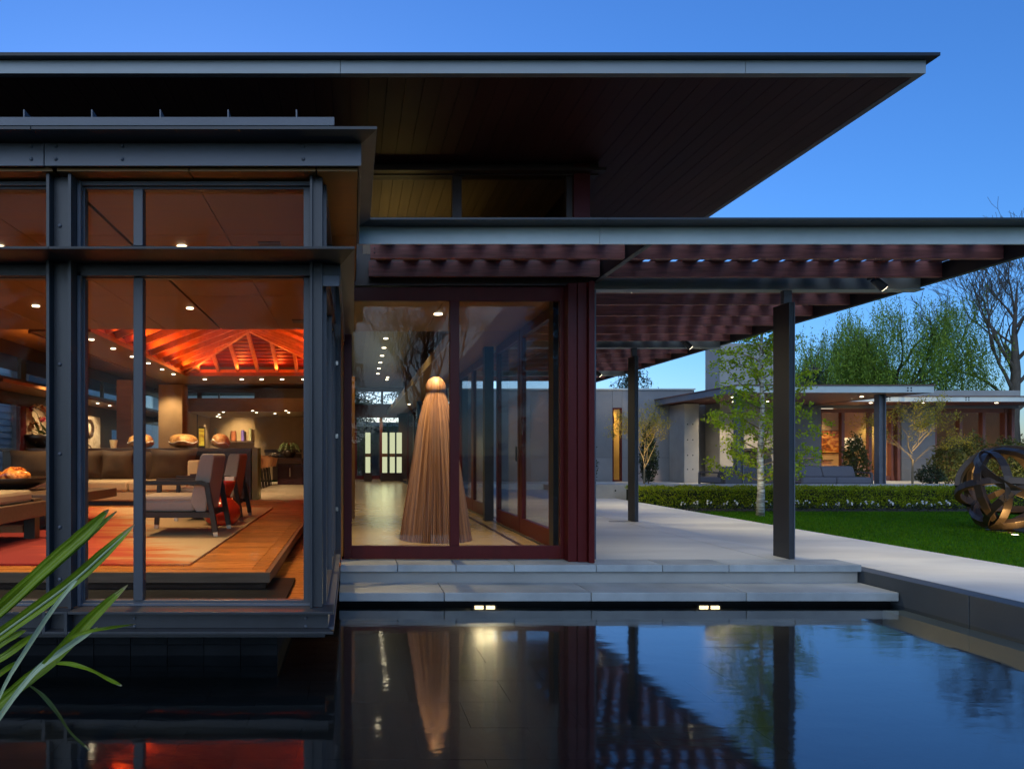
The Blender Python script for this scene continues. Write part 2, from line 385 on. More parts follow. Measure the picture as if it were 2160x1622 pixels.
def lamp(name, loc, target, power, deg=70, col=(1, .72, .40), blend=.6, rad=.04, parent=None, kind='SPOT'):
    ld = bpy.data.lights.new(name, kind); o = bpy.data.objects.new(name, ld); COL.objects.link(o)
    ld.energy = power * LAMP; ld.color = col; ld.shadow_soft_size = rad
    if kind == 'SPOT': ld.spot_size = R(deg); ld.spot_blend = blend
    d = Vector(target) - Vector(loc); q = d.to_track_quat('-Z', 'Y'); o.rotation_euler = q.to_euler(); o.location = loc
    return o

# ------------------------------------------------------------------ the setting: ground, lawn, terrace, pond
def struct(o, label=None):
    o['kind'] = 'structure'
    if label: o['label'] = label
    return o
g = MB(); g.add([(-600, -600, -.66), (600, -600, -.66), (600, 600, -.66), (-600, 600, -.66)], [(0, 1, 2, 3)])
struct(g.build('ground', M['soil']), 'dark soil ground around the house and far beyond')
g = MB().box(6.5, 260, -80, 17.45, -.5, -.22)
struct(g.build('lawn', M['grassbase']), 'green mown lawn right of the concrete path')
g = MB().box(-200, 260, 33, 500, -.5, -.12)
struct(g.build('field', M['grassbase']), 'grassy ground behind both houses')
g = MB().box(-60, 6.5, -80, 2.15, -.62, -.25)
struct(g.build('planting_bed', M['soil']), 'dark planted bed along the near edge of the pond')

ter = tag(thing('terrace', (3.5, 10, 0), 'pale concrete terrace and path between the hall and the lawn', None), kind='structure')
def slab(name, xs_z, y0, y1, mat, thick=.14):
    m = MB(); poly = [(x, z) for x, z in xs_z] + [(x, z - thick) for x, z in reversed(xs_z)]
    m.prism(poly, 'y', y0, y1); return m.build(name, mat, ter)
slab('slab', [(2.36, 0), (4.162, 0)], 7.065, 22, M['terrace'])
slab('slab', [(4.172, 0), (4.45, 0), (4.82, -.05), (6.5, -.05)], 7.065, 12.62, M['terrace'])
slab('slab', [(4.172, 0), (4.45, 0), (4.82, -.05), (6.5, -.05)], 12.63, 22, M['terrace'])
slab('slab', [(4.985, -.05), (6.5, -.05)], -4, 7.06, M['terrace'])

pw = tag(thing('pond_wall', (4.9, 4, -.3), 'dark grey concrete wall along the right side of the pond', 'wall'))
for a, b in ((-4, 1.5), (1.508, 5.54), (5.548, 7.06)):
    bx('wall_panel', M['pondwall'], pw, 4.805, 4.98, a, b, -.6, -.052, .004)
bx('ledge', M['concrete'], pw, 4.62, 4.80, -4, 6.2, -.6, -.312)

pf = tag(thing('pond_floor', (0, 4, -.5), 'dark tiled floor of the shallow pond', None), kind='structure')
bx('floor_bed', M['tile'], pf, -22, 4.62, 2.1, 6.6, -.64, -.446)
tw, th = .61, .40
tm = MB().box(-tw / 2 + .0012, tw / 2 - .0012, -th / 2 + .0012, th / 2 - .0012, -.012, 0).mesh('pond_tile', M['tile'])
nt_ = 0
for j in range(10):
    for i in range(19):
        x = 4.30 - i * tw - (tw / 2 if j % 2 else 0); y = 6.05 - j * th
        if x < -6.2: continue
        piece('tile', tm, (x, y, -.432 + rnd.uniform(-.0004, .0004)), pf)
wm = MB(); wm.add([(-22, 2.1, -.283), (4.803, 2.1, -.283), (4.803, 6.70, -.283), (-22, 6.70, -.283)], [(0, 1, 2, 3)])
struct(wm.build('water', M['water']), 'still dark pond water mirroring the house and the blue sky')

# steps and coping
st = tag(thing('pond_steps', (2.3, 6.7, -.1), 'long pale concrete steps down from the glass hall to the pond', 'steps'))
xs = [-.118, .424, .974, 1.523, 2.296, 2.92, 3.547, 4.167, 4.797]
for a, b in zip(xs[:-1], xs[1:]):
    bx('coping_slab', M['coping'], st, a + .003, b - .003, 6.70, 7.062, -.062, .004, .004)
bx('riser', M['concrete'], st, -.118, 4.78, 6.735, 7.06, -.30, -.063)
for a, b in ((-.12, .80), (.806, 2.09), (2.096, 3.45), (3.456, 4.79)):
    bx('tread_slab', M['coping'], st, a, b, 6.235, 6.733, -.243, -.166, .006)
bx('recess', M['tile'], st, -.118, 4.79, 6.34, 6.73, -.6, -.245)
# under-step pond lamps
def pool_lamp(px, label, dx, pw_):
    x = (px - 744) * 6.28 / 1500
    t = thing('pond_lamp', (x, 6.3, -.31), label, 'pond light', 'lamps under the step')
    bx('housing', M['steel_dark'], t, x - .11, x + .11, 6.27, 6.335, -.345, -.286)
    for s in (-.05, .05):
        MB().box(x + s - .038, x + s + .038, 6.262, 6.269, -.318, -.288).build('lens', M['litpool'], t)
        lamp('pond_light', (x + s, 6.235, -.291), (x + s + dx, 4.6, -.46), pw_, 172 if dx < .5 else 120, (1, .70, .36), .12 if dx < .5 else .7, .012)
pool_lamp(1022, 'double underwater lamp below the step in front of the hall doors', .1, 13)
pool_lamp(1495, 'double underwater lamp below the step in front of the pergola', .9, 12)

# ------------------------------------------------------------------ the main house
H = thing('glass_house', (0, 7.06, 0), 'low modern house with steel framed glass bay, red wood doors and wide flat roof', 'house')
# main roof
roof = MB().box(-9, 4.24, 5.40, 33, 3.935, 4.0).build('roof', M['cap'], H)
pl = MB().box(-.069, .069, 5.40, 32.9, -.012, .012).mesh('soffit_plank', M['soffit'])
x = 4.17
while x > -9:
    piece('soffit_plank', pl, (x, 0, 3.915 + rnd.uniform(-.001, .001)), roof); x -= .142
for a, b in ((-9, -5.1), (-5.096, -.095), (-.091, 2.945), (2.949, 4.30)):
    bx('fascia_panel', M['beam'], roof, a, b, 5.335, 5.395, 3.902, 4.0)
bx('fascia_panel', M['beam'], roof, 4.245, 4.30, 5.397, 33, 3.902, 4.0)
bx('roof_cap', M['cap'], roof, -9.06, 4.36, 5.275, 33.1, 4.002, 4.026)
# clerestory over the doors
cl = MB().box(-.2, 2.42, 7.0, 7.12, 3.79, 3.90).box(-.2, 2.42, 7.02, 7.10, 2.92, 3.02).box(.985, 1.075, 7.02, 7.10, 3.02, 3.79).box(2.11, 2.17, 7.02, 7.10, 3.02, 3.79)\
    .box(.02, .10, 7.02, 7.10, 3.02, 3.79).box(-.2, 2.46, 6.9, 7.0, 3.80, 3.83).build('clerestory_window', M['darkwood'], H)
for a, b in ((.10, .985), (1.075, 2.11)):
    bx('pane', M['pane_clear'], cl, a, b, 7.055, 7.065, 3.02, 3.79)
bx('clerestory_post', M['maroon'], H, 2.172, 2.33, 6.98, 7.10, 2.95, 3.9)
# wall above the hall side windows and upper hall enclosure
bx('upper_wall', M['darkwood'], H, 2.30, 2.38, 7.125, 29.7, 2.74, 3.90)
bx('upper_wall', M['darkwood'], H, -.12, -.03, 7.125, 29.7, 2.78, 3.90)
bx('upper_wall', M['darkwood'], H, -9, -.21, 7.0, 7.1, 2.99, 3.90)
bx('door_header', M['darkwood'], H, -.10, 2.36, 7.0, 7.11, 2.705, 2.918)

# hall doors
dr = MB().box(-.089, -.009, 7.03, 7.09, .012, 2.70).box(2.052, 2.17, 7.03, 7.09, .012, 2.70).box(.960, 1.054, 7.025, 7.085, .14, 2.56)\
    .box(-.009, 2.052, 7.03, 7.09, .012, .14).box(-.009, 2.052, 7.03, 7.09, 2.56, 2.70).build('hall_door', M['maroon'], H, .004)
for a, b in ((-.009, .960), (1.054, 2.052)):
    bx('pane', M['pane_clear'], dr, a, b, 7.052, 7.062, .14, 2.56)
bx('door_post', M['maroon'], H, 2.172, 2.26, 6.86, 7.06, .006, 2.70, .004)
bx('door_post', M['maroon'], H, 2.262, 2.315, 6.80, 7.06, .006, 2.70, .004)
bx('door_post', M['maroon'], H, 2.085, 2.17, 6.88, 7.02, .006, 2.70, .004)
bx('steel_column', M['steel'], H, 2.37, 2.42, 7.07, 7.25, .002, 2.68)

# hall interior
bx('hall_floor', M['hallfloor'], H, -.03, 2.34, 7.10, 29.6, -.12, 0.0)
bx('floor_track', M['darkwood'], H, 1.90, 1.955, 7.2, 28, .0, .004)
bx('floor_track', M['steel_dark'], H, 2.16, 2.20, 7.2, 28, .0, .004)
hc = MB().box(-.03, 2.29, 7.12, 29.6, 3.845, 3.895).build('hall_ceiling', M['darkwood'], H)
hb = MB().box(-.052, .052, 7.125, 29.55, -.01, .01).mesh('ceiling_board', M['hallceil'])
x = .03
while x < 2.28:
    piece('ceiling_board', hb, (x, 0, 3.832 + rnd.uniform(-.001, .001)), hc); x += .108
bx('low_ceiling', M['veneer'], H, -.02, .99, 7.12, 9.70, 2.72, 2.75)
bx('low_ceiling', M['veneer'], H, .996, 2.295, 7.12, 9.70, 2.72, 2.75)
bx('side_soffit', M['veneer'], H, 1.46, 2.295, 9.71, 29.5, 2.72, 2.76)
bx('soffit_lip', M['hallceil'], H, 1.425, 1.458, 9.71, 29.5, 2.70, 2.86)
bx('hall_side_wall', M['veneer'], H, -.10, -.035, 7.7, 29.6, .0, 2.775)
bx('door_edge_panel', M['veneer'], H, -.03, .035, 11.5, 12.4, .0, 2.3)
# glazed right side of the hall
def leaf(y0, y1, hx=2.25):
    f = MB().box(hx - .03, hx + .03, y0, y0 + .11, .006, 2.70).box(hx - .03, hx + .03, y1 - .11, y1, .006, 2.70)\
        .box(hx - .03, hx + .03, y0 + .11, y1 - .11, .006, .20).box(hx - .03, hx + .03, y0 + .11, y1 - .11, 2.58, 2.70).build('side_door', M['maroon'], H)
    bx('pane', M['pane_clear'], f, hx - .005, hx + .005, y0 + .11, y1 - .11, .20, 2.58)
    return f
for a, b in ((7.95, 9.45), (9.47, 11.0), (11.5, 13.2), (13.22, 14.9), (15.4, 17.1), (17.12, 18.8), (19.3, 22.5), (23, 26), (26.1, 29)):
    lf = leaf(a, b)
    if a in (9.47, 11.5):
        bx('handle', M['steel_dark'], lf, 2.18, 2.2, a + .04, a + .07, .95, 1.15)
for y in (7.55, 11.1, 15.0, 18.9, 22.7):
    bx('steel_column', M['steel_dark'], H, 2.06 if y > 8 else 2.13, 2.20 if y > 8 else 2.29, y, y + .16, .004, 2.72)
bx('hall_corner_panel', M['darkwood'], H, 2.205, 2.30, 7.12, 7.54, .004, 2.715)
# far end of the hall
fd = MB().box(.05, .17, 29.6, 29.7, .0, 2.70).box(1.12, 1.25, 29.6, 29.7, .0, 2.70).box(2.2, 2.34, 29.6, 29.7, .0, 2.70).box(.17, 2.2, 29.6, 29.7, 2.55, 2.70).box(.17, 2.2, 29.6, 29.7, 0, .14)\
    .box(-.05, 2.34, 29.6, 29.7, 2.70, 3.08).build('end_door', M['maroon'], H)
bx('pane', M['pane_clear'], fd, .17, 1.12, 29.64, 29.65, .14, 2.55); bx('pane', M['pane_clear'], fd, 1.25, 2.2, 29.64, 29.65, .14, 2.55)
ef = MB().box(1.18, 1.27, 29.6, 29.7, 3.08, 3.8).box(0, 2.3, 29.6, 29.7, 3.66, 3.82).box(0, 2.3, 29.6, 29.7, 3.08, 3.13).build('end_clerestory', M['steel_dark'], H)
bx('pane', M['pane_clear'], ef, .0, 1.18, 29.64, 29.65, 3.13, 3.66); bx('pane', M['pane_clear'], ef, 1.27, 2.3, 29.64, 29.65, 3.13, 3.66)
bx('end_wall', M['darkwood'], H, 1.9, 2.3, 29.4, 29.58, 0, 2.7)

# recessed downlights (each a sub-part of the ceiling it sits in)
dlm = MB().lathe([(.050, -.004), (.050, .004)], (0, 0, 0), 14).mesh('downlight', M['lit'])
def downlight(x, y, z, parent, s=1.0, p=0, tgt=None, deg=85, col=(1, .70, .36)):
    o = piece('downlight', dlm, (x, y, z - .005), parent); o.scale = (s, s, 1)
    if p: lamp('downlight_beam', (x, y, z - .03), tgt or (x, y, z - 3), p, deg, col, .7, .05)
lowc = [c for c in H.children if c.name.startswith('low_ceiling')][0]
downlight(1.02, 8.49, 2.72, lowc, 1, 105, (1.0, 8.62, 0), 75)
for k, (x, y) in enumerate(((.798, 17.1), (.82, 18.6), (.83, 20.1), (.84, 21.6), (.85, 23.1), (.87, 24.6), (1.27, 25.8), (1.28, 26.6))):
    downlight(x, y, 3.82, hc, 1.05, 120 if k % 2 == 0 else 0, deg=75, col=(1, .78, .42))
for y in (10.8, 14.2): downlight(.5, y, 3.82, hc, .9, 130, deg=80, col=(1, .78, .42))
downlight(1.9, 24.0, 2.72, hc, .9)
lamp('hall_cove', (.5, 8.0, 2.90), (.35, 7.9, 4.5), 4, 150, (1, .72, .22), 1, .3)
lamp('hall_wash', (.6, 13, 3.7), (.5, 15, 0), 140, 110, (1, .78, .44), 1, .1)

# ------------------------------------------------------------------ glass bay on the left
S = M['steel']; SP = M['steel_post']; BOLTS = {}
def bolt(parent, x, y, z, r=.011):
    if r not in BOLTS: BOLTS[r] = MB().lathe([(r, 0), (r, .004), (r * .75, .009), (r * .3, .011)], (0, 0, 0), 10).mesh('bolt', S)
    piece('bolt', BOLTS[r], (x, y, z), parent, (R(90), 0, 0))
# upper edge channel wrapping the bay (flange projects forward)
for a, b in ((-9, -1.846), (-1.840, .051)):
    m = MB().box(a, b, 4.246, 4.262, 2.768, 2.905)
    ch = m.build('steel_channel', S, H, .0015); m = MB()
    if b < 0: m.box(a, b, 4.07, 4.262, 2.906, 2.922)
    else: m.prism([(a, 4.07), (.1386, 4.07), (.051, 4.262), (a, 4.262)], 'z', 2.906, 2.922)
    m.build('top_flange', M['steel_dark'], ch)  # same paint as the channel; its underside shade is put into the colour
    zz = lambda y: 1.05 + (957 - y) * 4.246 / 1500
    for px in ((66, -90) if b < 0 else (118, 258, 640)):
        for py in (309, 336): bolt(ch, (px - 744) * 4.246 / 1500, 4.245, zz(py))
m = MB().box(.036, .051, 4.263, 5.818, 2.768, 2.905); m.prism([(.1386, 4.07), (.1386, 5.64), (.036, 5.82), (.036, 4.262)], 'z', 2.9061, 2.9221)
m.build('steel_channel', S, H, .0015)
bx('bay_roof', M['cap'], H, -9, .034, 4.265, 7.0, 2.80, 2.98)
# upstand on the bay roof with raking brackets
cb = bx('roof_upstand', M['fascia'], H, -9, -.156, 4.60, 4.66, 2.985, 3.19)
MB().box(-9, -.118, 4.55, 4.75, 3.192, 3.20).prism([(4.545, 3.20), (4.55, 3.15), (4.556, 3.15), (4.556, 3.20)], 'x', -9, -.118).build('upstand_cap', M['steel'], H)
for px in (-90, 55, 197, 340, 482, 625):
    x = (px - 744) * 4.6 / 1500
    MB().prism([(4.56, 3.202), (4.95, 3.202), (4.95, 3.235), (4.56, 3.255)], 'x', x, x + .008).build('raking_bracket', M['steel'], cb)
# mid-height canopy channel
for a, b in ((-9, -1.745), (-1.741, -.077)):
    m = MB().box(a, b, 4.40, 4.43, 2.150, 2.221)
    ch = m.build('canopy_channel', SP, H, .0015); m = MB()
    if b < -1: m.box(a, b, 4.07, 4.43, 2.222, 2.236)
    else: m.prism([(a, 4.07), (.011, 4.07), (-.077, 4.43), (a, 4.43)], 'z', 2.222, 2.236)
    m.build('top_flange', M['cap'], ch)  # near-black colour stands in for shade under the canopy flange
m = MB().box(-.092, -.078, 4.431, 6.98, 2.150, 2.221); m.prism([(.011, 4.07), (.011, 6.98), (-.092, 6.98), (-.092, 4.431)], 'z', 2.2221, 2.2361)
m.build('canopy_channel', S, H, .0015)
lug = bx('canopy_bracket', S, H, -.25, -.082, 4.39, 4.399, 2.085, 2.148)
for x in (-.235, -.21): bolt(lug, x, 4.389, 2.13, .008); bolt(lug, x, 4.389, 2.105, .008)
# posts
def hpost(x0, x1, y0, y1, z0, z1):
    t = .02; yc = (y0 + y1) / 2
    p = MB().box(x0, x0 + t, y0, y1, z0, z1).box(x1 - t, x1, y0, y1, z0, z1).box(x0 + t, x1 - t, yc - .008, yc + .008, z0, z1).build('steel_post', SP, H, .0015)
    return p
p = hpost(-1.859, -1.707, 4.31, 4.45, .108, 2.76)
for z in (1.6, 1.05, 2.45, .6, .28): bolt(p, -1.80, 4.371, z, .012)
p2 = MB().box(-.262, -.246, 4.345, 4.45, .108, 2.76).box(-.246, -.186, 4.375, 4.391, .108, 2.76).box(-.20, -.186, 4.391, 4.47, .108, 2.76).build('steel_post', SP, H, .0015)
MB().box(-.19, -.115, 6.86, 7.02, .0, 2.76).build('steel_post', SP, H)
# sill beam: I section
for a, b in ((-9, -1.862), (-1.704, -.15)):
    m = MB().box(a, b, 4.335, 4.36, -.012, .090)
    if b < -1: m.box(a, b, 4.25, 4.46, .091, .106).box(a, b, 4.25, 4.36, -.028, -.013)
    else: m.prism([(a, 4.25), (-.116, 4.25), (-.116, 4.46), (a, 4.46)], 'z', .091, .106).prism([(a, 4.25), (-.116, 4.25), (-.15, 4.36), (a, 4.36)], 'z', -.028, -.013)
    sb = m.build('sill_beam', SP, H, .0015)
    for px in ((284, 645) if b > -1 else (40,)):
        for py in (1303, 1320): bolt(sb, (px - 744) * 4.335 / 1500, 4.334, 1.05 + (957 - py) * 4.335 / 1500, .009)
MB().box(-1.859, -1.839, 4.25, 4.36, -.028, .106).box(-1.727, -1.707, 4.25, 4.36, -.028, .106).box(-1.839, -1.727, 4.335, 4.36, -.028, .106)\
    .box(-1.839, -1.727, 4.25, 4.334, .092, .106).box(-1.839, -1.727, 4.25, 4.334, -.028, -.013).build('sill_beam', SP, H, .0015)
MB().box(-.165, -.15, 4.361, 6.69, -.012, .090).box(-.20, -.116, 4.461, 6.69, .0912, .1062).box(-.165, -.116, 4.361, 6.69, -.028, -.0132).build('sill_beam', S, H, .0015)
bx('bay_underside', M['steel_dark'], H, -9, -.17, 4.362, 4.518, -.074, -.0285)
# windows of the bay
FR = pm('window_frame_metal', (.062, .066, .078), .4, var=.08)
def bay_window(z0, z1, xs_, x0, x1, rail=.03):
    f = MB().box(x0, xs_[0][0], 4.44, 4.50, z0 - rail, z1 + rail).box(xs_[-1][1], x1, 4.44, 4.50, z0 - rail, z1 + rail)
    f.box(xs_[0][0], xs_[-1][1], 4.44, 4.50, z0 - rail, z0).box(xs_[0][0], xs_[-1][1], 4.44, 4.50, z1, z1 + rail)
    for (a, b), (c, d) in zip(xs_[:-1], xs_[1:]): f.box(b, c, 4.43, 4.50, z0, z1)
    fr = f.build('window_frame', FR, H, .003)
    for a, b in xs_: bx('pane', M['pane'], fr, a - .002, b + .002, 4.47, 4.478, z0 - .002, z1 + .002)
    MB().box(x0, x0 + .02, 4.40, 4.44, z0 - rail, z1 + rail).box(x0 + .02, x1, 4.415, 4.44, z1 + rail * .4, z1 + rail).box(x0 + .02, x1, 4.415, 4.44, z0 - rail, z0 - rail * .55).build('frame_stop', S, fr)
for z0, z1, r in ((.136, 2.145, .028), (2.345, 2.70, .04)):
    bay_window(z0, z1, [(-1.672, -1.367), (-1.308, -.307)], -1.704, -.264, r)
    bay_window(z0, z1, [(-3.35, -1.90)], -3.40, -1.862, r)
    bay_window(z0, z1, [(-5.0, -3.46)], -5.05, -3.405, r)
# right-hand side glazing of the bay
for z0, z1, r in ((.136, 2.145, .028), (2.345, 2.70, .04)):
    f = MB()
    for a, b in ((4.475, 4.54), (5.62, 5.70), (6.36, 6.42), (6.80, 6.86)): f.box(-.215, -.165, a, b, z0 - r, z1 + r)
    for a, b in ((4.54, 5.62), (5.70, 6.36), (6.42, 6.80)): f.box(-.215, -.165, a, b, z0 - r, z0).box(-.215, -.165, a, b, z1, z1 + r)
    fr = f.build('window_frame', FR, H)
    for a, b in ((4.54, 5.62), (5.70, 6.36), (6.42, 6.80)): bx('pane', M['pane'], fr, -.195, -.187, a, b, z0, z1)
for z in (.5, 1.2, 1.9): bx('latch', M['chrome'], H, -.164, -.14, 6.83, 6.85, z, z + .04)
# pedestal under the bay, tiled
pd = bx('bay_pedestal', M['tile'], H, -9, -.50, 4.72, 6.2, -.6, -.03)
ptm = MB().box(-.119, .119, -.012, 0, -.088, .088).mesh('pedestal_tile', M['tile'])
for i in range(22):
    for j in range(2): piece('tile', ptm, (-.62 - i * .243, 4.718, -.12 - j * .182), pd)

# ceilings of the living room
cp = MB()
bk = bx('ceiling_backing', M['darkwood'], H, -9, .03, 4.28, 9.70, 2.775, 2.79)
xe = [.033, -.22, -.986, -1.795, -2.55, -3.30, -4.10, -4.85, -5.6, -6.4, -7.2]; ye = [4.28, 5.54, 7.68, 9.72]
for i in range(len(xe) - 1):
    for j in range(3):
        gap = .014 if i == 2 else .004
        if i == 0 and j == 2: continue
        bx('ceiling_panel', M['veneer'], bk, xe[i + 1] + gap, xe[i] - (.014 if i == 3 else .004), ye[j] + .003, ye[j + 1] - .003, 2.75, 2.774)
for x, y in ((-.67, 5.8), (-.68, 9.1)):
    v = bx('ceiling_vent', M['steel_dark'], bk, x - .09, x + .09, y - .1, y + .1, 2.742, 2.749)
for x, y, pw_ in ((-1.40, 5.83, 120), (-3.64, 8.17, 120), (-2.9, 5.83, 120), (-1.9, 8.3, 72), (-5.4, 8.2, 100), (-4.6, 5.9, 80)):
    downlight(x, y, 2.75, bk, .8, pw_, deg=95)
# soffit ring round the cedar coffer
rg = MB().box(-4.40, -3.585, 9.735, 15.26, 2.72, 2.79).box(-4.40, -.10, 15.262, 17.0, 2.72, 2.79).build('coffer_ring', M['beamwood'], H)
MB().box(-4.44, -4.402, 9.735, 17.0, 2.70, 2.80).box(-4.40, -.10, 17.002, 17.04, 2.70, 2.80).build('ring_edge', M['beamwood'], H)
for (px, py) in ((193, 716), (239, 735), (279, 752), (313, 766), (342, 779), (366, 789)):
    Y = 1.67 * 1500 / (957 - py); downlight((px - 744) * Y / 1500, Y, 2.72, rg, .75, 75 if px in (193, 279, 342) else 0)
for px in (432, 510, 552, 595, 640): downlight((px - 744) * 15.95 / 1500, 15.95, 2.72, rg, .85, 75 if px in (432, 552) else 0)
cf = MB().box(-3.70, -3.61, 9.70, 15.36, 2.792, 2.86).box(-3.70, -.28, 15.27, 15.36, 2.792, 2.86).build('cedar_coffer', M['redwood'], H)
XR, XL, YF, YN, ZE, ZR = -.38, -3.60, 15.28, 9.70, 2.80, 3.43; XC = (XR + XL) / 2; YA = YF - (XC - XL)
k_ = (ZR - ZE) / (XC - XL)
# sloping decks
nb = 12
for i in range(nb):      # left and right slopes: boards run along y
    for sgn, xe_ in ((1, XL), (-1, XR)):
        t0, t1 = i / nb, (i + .93) / nb
        x0, x1 = xe_ + sgn * t0 * (XC - XL), xe_ + sgn * t1 * (XC - XL)
        z0, z1 = ZE + .10 + t0 * (ZR - ZE), ZE + .10 + t1 * (ZR - ZE)
        yf0, yf1 = YF - t0 * (XC - XL), YF - t1 * (XC - XL)
        m = MB(); m.add([(x0, YN, z0), (x1, YN, z1), (x1, yf1, z1), (x0, yf0, z0), (x0, YN, z0 + .015), (x1, YN, z1 + .015), (x1, yf1, z1 + .015), (x0, yf0, z0 + .015)],
                        [(0, 1, 2, 3), (7, 6, 5, 4), (0, 4, 5, 1), (1, 5, 6, 2), (2, 6, 7, 3), (3, 7, 4, 0)])
        m.build('coffer_board', M['reddeck'], cf)
    t0, t1 = i / nb, (i + .62) / nb   # far slope, open boards
    y0, y1 = YF - t0 * (XC - XL), YF - t1 * (XC - XL); z0, z1 = ZE + .11 + t0 * (ZR - ZE), ZE + .11 + t1 * (ZR - ZE)
    a0, a1 = XL + t0 * (XC - XL), XR - t0 * (XC - XL)
    if a1 - a0 > .05:
        m = MB(); m.add([(a0, y0, z0), (a1, y0, z0), (a1, y1, z1), (a0, y1, z1), (a0, y0, z0 + .02), (a1, y0, z0 + .02), (a1, y1, z1 + .02), (a0, y1, z1 + .02)],
                        [(0, 1, 2, 3), (7, 6, 5, 4), (0, 4, 5, 1), (1, 5, 6, 2), (2, 6, 7, 3), (3, 7, 4, 0)])
        m.build('coffer_board', M['reddeck'], cf)
RW = M['redwood']
def rafter(a, b, w_=.055, h_=.10): MB().bar(a, b, w_, h_).build('rafter', RW, cf)
rafter((XL, YF, ZE + .03), (XC, YA, ZR + .03), .07, .13); rafter((XR, YF, ZE + .03), (XC, YA, ZR + .03), .07, .13)
y = 9.9
while y < YF - .15:
    t = min(1, (YF - y) / (XC - XL))
    rafter((XL, y, ZE + .04), (XL + t * (XC - XL), y, ZE + .04 + t * (ZR - ZE))); rafter((XR, y, ZE + .04), (XR - t * (XC - XL), y, ZE + .04 + t * (ZR - ZE)))
    y += .46
x = XL + .30
while x < XR - .1:
    t = 1 - abs(x - XC) / (XC - XL)
    if t > .1: rafter((x, YF, ZE + .04), (x, YF - t * (XC - XL), ZE + .04 + t * (ZR - ZE)), .06, .10)
    x += .42
# hidden cove strips that light the coffer
for q in range(6): lamp('cove_light', (-3.42, 10.2 + q * .85, 2.84), (-2.3, 10.4 + q * .85, 3.25), 13, 165, (1, .13, .018), .5, .14)
for q in range(4): lamp('cove_light', (-3.2 + q * .8, 15.12, 2.84), (-2.9 + q * .6, 14.0, 3.3), 13, 165, (1, .20, .035), .5, .12)
for q in range(4): lamp('cove_light', (-.56, 10.8 + q * 1.1, 2.84), (-1.6, 11 + q * 1.1, 3.25), 13, 165, (1, .13, .018), .5, .14)

# the room's floor: raised wooden platform
lf = bx('platform', M['darkwood'], H, -7.6, -.70, 5.72, 24, -.09, .083)
bx('lower_floor', M['floorwood'], H, -7.6, -.12, 4.52, 7.6, -.075, -.06)
bx('lower_floor', M['floorwood'], H, -.69, -.12, 7.602, 24, -.14, -.06)
bx('platform_edge', M['stepwood'], H, -7.6, -.66, 5.66, 5.70, .025, .104)
bx('platform_edge', M['stepwood'], H, -.698, -.66, 5.702, 24, .025, .104)
bx('kick_light', emit('kick_strip', (1, .62, .2), .5), H, -3.3, -1.05, 5.06, 5.09, -.058, -.05)
fpm = MB().box(-3.13, 3.13, -.057, .057, -.02, 0).mesh('floor_plank', M['floorwood'])
bp = MB().box(-.06, .06, -9.1, 9.1, -.02, 0).mesh('border_plank', M['floorwood'])
piece('border_plank', bp, (-.765, 14.82, .103), lf)
piece('border_plank', MB().box(-3.4, 3.46, -.06, .06, -.02, 0).mesh('border_plank', M['floorwood']), (-4.165, 5.76, .1035), lf)
y = 5.885; 
while y < 14.5:
    piece('floor_plank', fpm, (-3.96, y, .1025 + rnd.uniform(-.0008, .0008)), lf); y += .118
bx('dining_floor', M['diningfloor'], H, -7.6, -.83, 14.6, 24, .085, .104)

# far part of the room: walls, windows, kitchen
W = bx('rear_ceiling', M['beamwood'], H, -9, -.13, 17.05, 27, 3.25, 3.30); bx('rear_ceiling', M['beamwood'], H, -9, -4.45, 9.73, 17.04, 3.25, 3.30)
bx('ceiling_edge', M['beamwood'], H, -9, -4.45, 9.70, 9.728, 2.75, 3.25)
lw = MB()
for a, b, z0, z1 in ((9.73, 25, 2.98, 3.25), (9.73, 25, 2.02, 2.55), (15.6, 17.5, .1, 2.02), (18.9, 19.7, .1, 2.02), (21.9, 22.4, .1, 2.02), (9.73, 12.6, .1, 2.02)):
    lw.box(-6.8, -6.7, a, b, z0, z1)
lw.build('side_wall', M['darkwood'], H)
fw = MB()
for y in (9.73, 11.2, 12.9, 14.4, 16.0, 17.6, 19.1, 20.6, 22.2): fw.box(-6.79, -6.71, y, y + (.22 if int(y * 10) % 3 == 0 else .09), 2.55, 2.98)
fw = fw.build('side_clerestory', M['steel_dark'], H)
bx('pane', M['pane_clear'], fw, -6.755, -6.745, 9.75, 24, 2.55, 2.98)
sw = MB().box(-6.79, -6.71, 12.6, 12.7, .1, 2.02).box(-6.79, -6.71, 14.35, 14.62, .1, 2.02).box(-6.79, -6.71, 12.7, 14.35, .1, .2).build('side_window', M['maroon'], H)
bx('pane', M['pane_clear'], sw, -6.755, -6.745, 12.7, 14.35, .2, 2.02)
sw2 = MB().box(-6.79, -6.71, 19.7, 19.8, .1, 2.02).box(-6.79, -6.71, 21.8, 21.9, .1, 2.02).box(-6.79, -6.71, 19.8, 21.8, 1.72, 2.02).build('side_window', M['darkwood'], H)
bx('pane', M['pane_clear'], sw2, -6.755, -6.745, 19.8, 21.8, .2, 1.72)
bx('niche_wall', M['plaster'], H, -6.78, -6.72, 14.62, 15.6, .1, 2.0)
bx('art_wall', M['plaster'], H, -6.78, -6.72, 17.5, 18.9, .1, 2.02)
sf = bx('side_soffit_shelf', M['beamwood'], H, -6.7, -5.9, 12, 24, 2.27, 2.33)
for px in (181, 197, 213, 228): Y = 19; downlight(-6.15, 16.3 + (px - 181) * .053, 2.27, sf, .7)
lamp('art_beam', (-5.8, 17.9, 2.2), (-6.72, 18.2, 1.3), 60, 80, (1, .78, .48), .8, .05)
lamp('niche_beam', (-5.8, 15.0, 2.2), (-6.72, 15.1, 1.2), 45, 80, (1, .78, .48), .8, .05)
